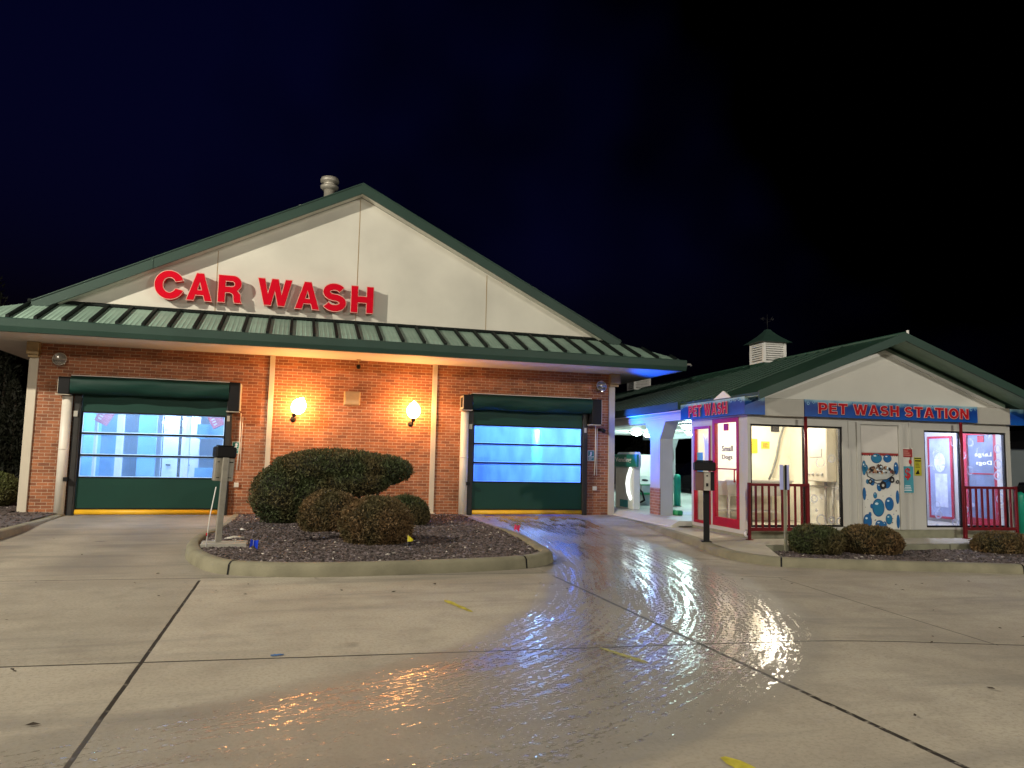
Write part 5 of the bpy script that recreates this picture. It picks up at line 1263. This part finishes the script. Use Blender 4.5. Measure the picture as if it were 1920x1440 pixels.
# ================================================================== STREET FURNITURE
t = Thing('pay_terminal','grey steel pay terminal with black hood on a leaning post in the kerbed island','terminal',(-1.15,-6.80,.06))
rot = Matrix.Translation((-1.15,-6.80,.12)) @ Matrix.Rotation(R(2.2),4,'Y') @ Matrix.Rotation(R(14),4,'Z')
mb = MB(); mb.box(-.040,.040,-.040,.040,0,1.20,rot=rot,bev=.006); t.part(mb,'post',M['steel'])
mb = MB(); mb.box(-.128,.128,.05,.22,.87,1.19,rot=rot,bev=.008); bx = t.part(mb,'steel_box',M['steel'])
mb = MB(); 
for a,b,c,d in ((-.10,-.07,1.13,1.142),(.06,.11,1.13,1.145),(.05,.10,.915,.925),(-.10,-.06,.915,.925)): mb.box(a,b,.044,.049,c,d,rot=rot)
mb.box(.042,.046,.046,.0495,.93,1.12,rot=rot); t.part(mb,'slot',M['black'],bx)
mb = MB(); mb.box(-.132,.142,.03,.36,1.195,1.35,rot=rot,bev=.02); mb.box(-.10,.11,.06,.32,1.351,1.37,rot=rot,bev=.008); t.part(mb,'hood',M['black'])
mb = MB(); mb.box(-1.36,-.76,-6.98,-6.84,.06,.155,bev=.01); mb.box(-1.36,-.76,-6.835,-6.70,.06,.17,bev=.01); mb.lathe([(.012,.17),(.012,.19)],(-.92,-6.77,0),8); t.part(mb,'base_plate',M['galv'])
mb = MB(); mb.tube([(-1.29,-6.98,.02),(-1.26,-6.97,.5),(-1.20,-6.96,.92)],.007,7); mb.use(1).tube([(-1.285,-6.98,.26),(-1.283,-6.98,.30)],.0085,7)
solo('marker_stake',mb,[M['white'],M['red']],'thin white marker stake leaning beside the grey steel terminal','stake',(-1.29,-6.98,.02))
t = Thing('coin_terminal','dark coin terminal with black hood on a black post before the small dogs door','terminal',(6.88,-6.10,0))
rot = Matrix.Translation((6.88,-6.10,0)) @ Matrix.Rotation(R(-25),4,'Z')
mb = MB(); mb.box(-.05,.05,-.05,.05,0,.93,rot=rot,bev=.006); mb.box(-.09,.09,-.09,.09,0,.012,rot=rot); t.part(mb,'post',M['postgrey'] if 'postgrey' in M else M['black'])
mb = MB(); mb.box(-.20,-.06,-.16,.10,.90,1.23,rot=rot,bev=.006); t.part(mb,'side_panel',mat('panel_brown',(.12,.055,.045),.5,.1))
mb = MB(); mb.box(-.058,.06,-.14,.10,.90,1.23,rot=rot,bev=.004); mb.box(-.03,.03,-.155,-.141,.96,1.2,rot=rot); bx = t.part(mb,'coin_panel',M['galv'])
mb = MB(); mb.lathe([(.016,0),(.016,.012)],(0,0,0),10,rot=None); mb.v = [tuple(rot@(Vector((0,-.156,1.16))+Matrix.Rotation(R(90),3,'X')@Vector(p))) for p in mb.v]; mb.box(-.02,.02,-.17,-.156,.975,1.03,rot=rot); t.part(mb,'coin_slot',M['black'],bx)
mb = MB(); mb.box(.062,.13,-.13,.10,.90,1.23,rot=rot,bev=.006); t.part(mb,'black_housing',M['black'])
mb = MB(); mb.box(-.22,.14,-.24,.12,1.245,1.40,rot=rot,bev=.02); mb.box(-.18,.10,-.20,.1,1.401,1.43,rot=rot,bev=.01); t.part(mb,'hood',M['black'])
t = Thing('sign_post','thin grey post with a bluish two panel sign, before the cream lit window','sign',(8.02,-6.77,-.13))
mb = MB(); mb.box(8.0,8.04,-6.79,-6.75,-.13,1.36); t.part(mb,'post',M['wallconc'])
mb = MB(); mb.box(7.925,7.999,-6.765,-6.755,.95,1.38,bev=.003); mb.box(8.041,8.115,-6.765,-6.755,.95,1.38,bev=.003); t.part(mb,'sign_panel',mat('panel_bluegrey',(.42,.46,.82),.4,.05))
mb = MB(); mb.box(8.001,8.039,-6.80,-6.791,.95,1.38); t.part(mb,'clamp',M['black'])
def flag(x,y,z,m,tri,lab,h=.16):
    t = Thing('marker_flag',lab,'marker flag',(x,y,z),group='small survey flags by the island'); z1 = z+h
    mb = MB(); mb.tube([(x,y,z-.03),(x+.01,y,z1)],.002,5); t.part(mb,'wire',M['galv'])
    mb = MB(); n = 6; v = []
    for i in range(n+1):
        a = i/n; wv = .010*math.sin(a*5+x)
        if tri: v += [(x+.01-.03*a+.0,y+wv,z1-.12*(1-a)-.0),(x+.01+.10*a*.6,y+wv*.5+.01,z1-.12+.0)] if False else [(x+.08*a,y+wv,z1-.005-.06*a),(x+.08*a,y+wv+.01,z1-.10+.01*a)]
        else: v += [(x+.10*a-.03,y+wv,z1-.01*a*a-.02*math.sin(a*3)),(x+.10*a-.04,y+wv+.02,z1-.12+.03*math.sin(a*4))]
    mb.add(v,[(2*i,2*i+1,2*i+3,2*i+2) for i in range(n)],True); t.part(mb,'cloth',m)
flag(-.67,-7.30,.09,mat('flag_blue',(.01,.06,.75),.5,.1),False,'blue survey flag in the gravel beside the grey steel terminal')
flag(1.40,-7.32,.09,mat('flag_yellow',(.75,.66,.03),.5,.1),True,'yellow survey flag in front of the nearest round bush',.20)
flag(3.60,-5.33,.10,mat('flag_pink',(.85,.03,.12),.5,.1),False,'pink survey flag on the wet kerb before the plain blue bay door',.15)
mb = MB(); mb.tube([(-1.12,-5.95,.10),(-1.0,-5.9,.125),(-.86,-5.82,.11)],[.02,.024,.018],7); solo('pipe_scrap',mb,M['pvc'],'short white pipe scrap lying in the gravel behind the grey steel terminal','scrap',(-1,-5.9,.08))
mb = MB(); mb.add([(-1.02,-4.6,.10),(-.90,-4.62,.12),(-.88,-4.5,.10),(-.98,-4.46,.13)],[(0,1,2,3)]); mb.add([(-1.02,-4.6,.095),(-.90,-4.62,.115),(-.88,-4.5,.095),(-.98,-4.46,.125)],[(3,2,1,0)]); solo('paper_scrap',mb,M['white'],'crumpled white scrap lying in the gravel near the brick wall','scrap',(-.95,-4.55,.09))
# far things on the right
t = Thing('storage_building','pale low building in the dark beyond the teal bollard','building',(25,16,0),'K')
mb = MB(); mb.box(20.5,32,14,20,-.03,2.25); mb.box(22,22.9,13.98,13.999,0,1.9); t.part(mb,'wall',mat('shed_wall',(.36,.42,.43),.7,.08,1))
mb = MB(); mb.prism([(20.2,2.25),(32.3,2.25),(32.3,2.4),(26,3.3),(20.2,2.4)],13.8,20.3,'y'); t.part(mb,'roof',M['black'])
def car(u,w,rz_,lab):
    p = toW((u,w,-.03),'K'); t = Thing('parked_car',lab,'car',(p.x,p.y,p.z),group='dark cars parked beyond the bays')
    rot = Matrix.Translation(p) @ Matrix.Rotation(rz_,4,'Z')
    def T(mb): mb.v = [tuple(rot@Vector(q)) for q in mb.v]; return mb
    pr = [(-2.2,.30),(-2.25,.62),(-2.1,.86),(-1.2,.95),(-.55,1.42),(1.0,1.46),(1.75,1.0),(2.15,.92),(2.2,.35)]
    mb = MB(); mb.prism(pr[::-1],-.86,.86,'y'); body = t.part(T(mb),'body',M['carblack'])
    for s_ in (-1,1):
        mb = MB(); mb.prism([(-1.0,.98),(-.48,1.36),(.92,1.40),(1.5,1.02)][::-1],s_*.862-.004,s_*.862+.004,'y'); t.part(T(mb),'side_window',M['carglass'])
        mb = MB(); mb.box(-2.262,-2.2,s_*.62-.16,s_*.62+.16,.62,.75,bev=.01); t.part(T(mb),'headlight',M['lens'])
        mb = MB(); mb.box(2.19,2.225,s_*.65-.14,s_*.65+.14,.68,.85,bev=.008); t.part(T(mb),'tail_light',M['redframe'])
        for x in (-1.4,1.35):
            mb = MB(); mb.lathe([(.20,-.10),(.31,-.10),(.33,-.05),(.33,.05),(.31,.10),(.20,.10)],(0,0,0),20); R9 = Matrix.Rotation(R(90),3,'X'); mb.v = [tuple(R9@Vector(q)+Vector((x,s_*.80,.33))) for q in mb.v]; wh = t.part(T(mb),'wheel',M['black'])
            mb = MB(); mb.lathe([(.19,.105*1),(.05,.115)],(0,0,0),14); mb.v = [tuple(R9@Vector((q[0],q[1],-s_*q[2]))+Vector((x,s_*.80,.33))) for q in mb.v]; t.part(T(mb),'rim',M['galv'],wh)
M['carblack'] = mat('car_black',(.012,.012,.014),.2,.05); M['carglass'] = mat('car_glass',(.01,.012,.015),.08,0)
car(22.6,12.3,0,'black car parked before the pale low building'); car(8.6,17.3,.15,'dark car parked behind the bays, seen past the column')

# ================================================================== LIGHT
def link_light(name, kind, loc, energy, col, size=.1, rot=None, **k):
    l = bpy.data.lights.new(name,kind); l.energy = energy; l.color = col
    if kind in ('POINT','SPOT'): l.shadow_soft_size = size
    for a, v in k.items(): setattr(l,a,v)
    o = bpy.data.objects.new(name,l); COL.objects.link(o); o.location = loc
    if rot is not None: o.rotation_euler = rot
    return o
def aim(o, tgt): o.rotation_euler = (Vector(tgt)-o.location).to_track_quat('-Z','Y').to_euler()
def lot_lamp(x,y,h,az,energy,col,lab):
    t = Thing('street_lamp',lab,'street lamp',(x,y,-.1)); d = Vector((math.cos(az),math.sin(az),0))
    mb = MB(); mb.tube([(x,y,-.1),(x,y,h)],[.10,.06],10); mb.lathe([(.25,-.12),(.25,.5),(.2,.55)],(x,y,0),12); t.part(mb,'pole',M['galv'])
    q = Vector((x,y,h))+d*.8
    mb = MB(); mb.tube([(x,y,h-.05),q],.035,8); t.part(mb,'arm',M['galv'])
    mb = MB(); mb.box(q.x-.3,q.x+.3,q.y-.2,q.y+.2,h-.02,h+.12,bev=.03); t.part(mb,'lamp_head',M['black'])
    link_light('lot_light','POINT',(q.x,q.y,h-.25),energy,col,.16)
WARM = (1.0,.91,.74)
lot_lamp(-14.5,-11.5,10.5,R(35),12500,WARM,'tall lot lamp out of view to the left')
lot_lamp(-3.5,-29,8.5,R(80),5000,(1,.91,.75),'lot lamp out of view behind the viewer')
lot_lamp(15,-24,8.5,R(110),4600,(1,.93,.80),'lot lamp out of view behind to the right')
# bay lights
def area(name,loc,tgt,e,col,sx,sy):
    o = link_light(name,'AREA',loc,e,col,shape='RECTANGLE',size=sx,size_y=sy); aim(o,tgt); return o
link_light('bay_light','POINT',(-3.3,1.25,3.05),190,(.66,.86,1),.12); link_light('bay_light','POINT',(-3.2,4.6,3.0),260,(.72,.84,1),.15); link_light('bay_light','POINT',(-4.6,4.2,2.6),80,(.3,.9,1),.1)
link_light('bay_light','POINT',(6.40,1.80,2.25),340,(.27,.50,1),.1); link_light('bay_light','POINT',(4.9,1.3,2.9),340,(.17,.40,1),.15)
s_ = link_light('added_blue_spot','SPOT',(7.44,-.42,2.08),420,(.0,.10,1),.05,spot_size=R(128),spot_blend=.4); aim(s_,(8.25,-.95,2.25))  # added lamp that turns the bay arches and column blue
def kp(u,w,z): return tuple(toW((u,w,z),'K'))
for u,w in ((3.4,13.3),(4.5,14.7),(4.75,11.6),(2.4,7.2)): link_light('canopy_light','POINT',kp(u,w,2.22),90,(.66,1,.93),.12)
link_light('room_light','POINT',kp(1.2,1.0,2.22),90,(1,.92,.76),.10); link_light('room_light','POINT',kp(4.85,1.1,2.22),145,(.74,.80,1),.10)
# moon: one weak sun; the night sky
sun_el, sun_az = R(24), R(205)
l = bpy.data.lights.new('sun','SUN'); l.energy = .06; l.angle = R(.5); l.color = (1,.93,.85); so = bpy.data.objects.new('sun',l); COL.objects.link(so)
so.rotation_euler = (Vector((.62,.6,-.42))).to_track_quat('-Z','Y').to_euler()
w = bpy.data.worlds.new('World'); sc.world = w; w.use_nodes = True; N = w.node_tree.nodes; L = w.node_tree.links; bg = N['Background']
sky = N.new('ShaderNodeTexSky'); sky.sky_type = 'NISHITA'; sky.sun_disc = False; sky.sun_elevation = R(-2.5); sky.sun_rotation = R(150)
tcw = N.new('ShaderNodeTexCoord'); nw = N.new('ShaderNodeTexNoise'); nw.inputs['Scale'].default_value = 2.3; nw.inputs['Detail'].default_value = 3; L.new(tcw.outputs['Generated'],nw.inputs['Vector'])
rw = N.new('ShaderNodeMapRange'); rw.inputs[1].default_value = .235; rw.inputs[2].default_value = .50; rw.inputs[3].default_value = .0; rw.inputs[4].default_value = 1; sxw = N.new('ShaderNodeSeparateXYZ'); L.new(tcw.outputs['Generated'],sxw.inputs[0])
mdw = N.new('ShaderNodeMath'); mdw.operation = 'MULTIPLY_ADD'; mdw.inputs[1].default_value = -.34; L.new(sxw.outputs[0],mdw.inputs[0]); L.new(nw.outputs['Fac'],mdw.inputs[2])
mzw = N.new('ShaderNodeMath'); mzw.operation = 'MULTIPLY_ADD'; mzw.inputs[1].default_value = -.12; L.new(sxw.outputs[2],mzw.inputs[0]); L.new(mdw.outputs[0],mzw.inputs[2]); L.new(mzw.outputs[0],rw.inputs[0])
tint = N.new('ShaderNodeMix'); tint.data_type = 'RGBA'; tint.blend_type = 'MULTIPLY'; tint.inputs[0].default_value = 1; L.new(sky.outputs[0],tint.inputs[6]); L.new(rw.outputs[0],tint.inputs[7])
t2 = N.new('ShaderNodeMix'); t2.data_type = 'RGBA'; t2.blend_type = 'MULTIPLY'; t2.inputs[0].default_value = 1; L.new(tint.outputs[2],t2.inputs[6]); t2.inputs[7].default_value = (.10,.12,1.05,1)
L.new(t2.outputs[2],bg.inputs['Color']); bg.inputs['Strength'].default_value = .1
# ================================================================== CAMERA
cam = bpy.data.cameras.new('camera'); co = bpy.data.objects.new('camera',cam); COL.objects.link(co); sc.camera = co
cam.sensor_width = 36; cam.lens = 1411.66/1920*36; cam.clip_end = 1500
yaw, pit, rol = R(16.2537), R(5.6065), R(1.2161)
F = Vector((math.sin(yaw)*math.cos(pit),math.cos(yaw)*math.cos(pit),math.sin(pit))); R0 = Vector((math.cos(yaw),-math.sin(yaw),0)); U0 = R0.cross(F)
Rr = R0*math.cos(rol)+U0*math.sin(rol); U = -R0*math.sin(rol)+U0*math.cos(rol)
mw = Matrix((Rr,U,-F)).transposed().to_4x4(); mw.translation = (-.2519,-18.082,1.40); co.matrix_world = mw
vs = sc.view_settings; vs.view_transform = 'Standard'; vs.look = 'None'; vs.exposure = 0; vs.gamma = 1; vs.use_curve_mapping = False
sc.cycles.max_bounces = 8; sc.cycles.transparent_max_bounces = 16; sc.cycles.use_denoising = True; sc.cycles.sample_clamp_indirect = 6
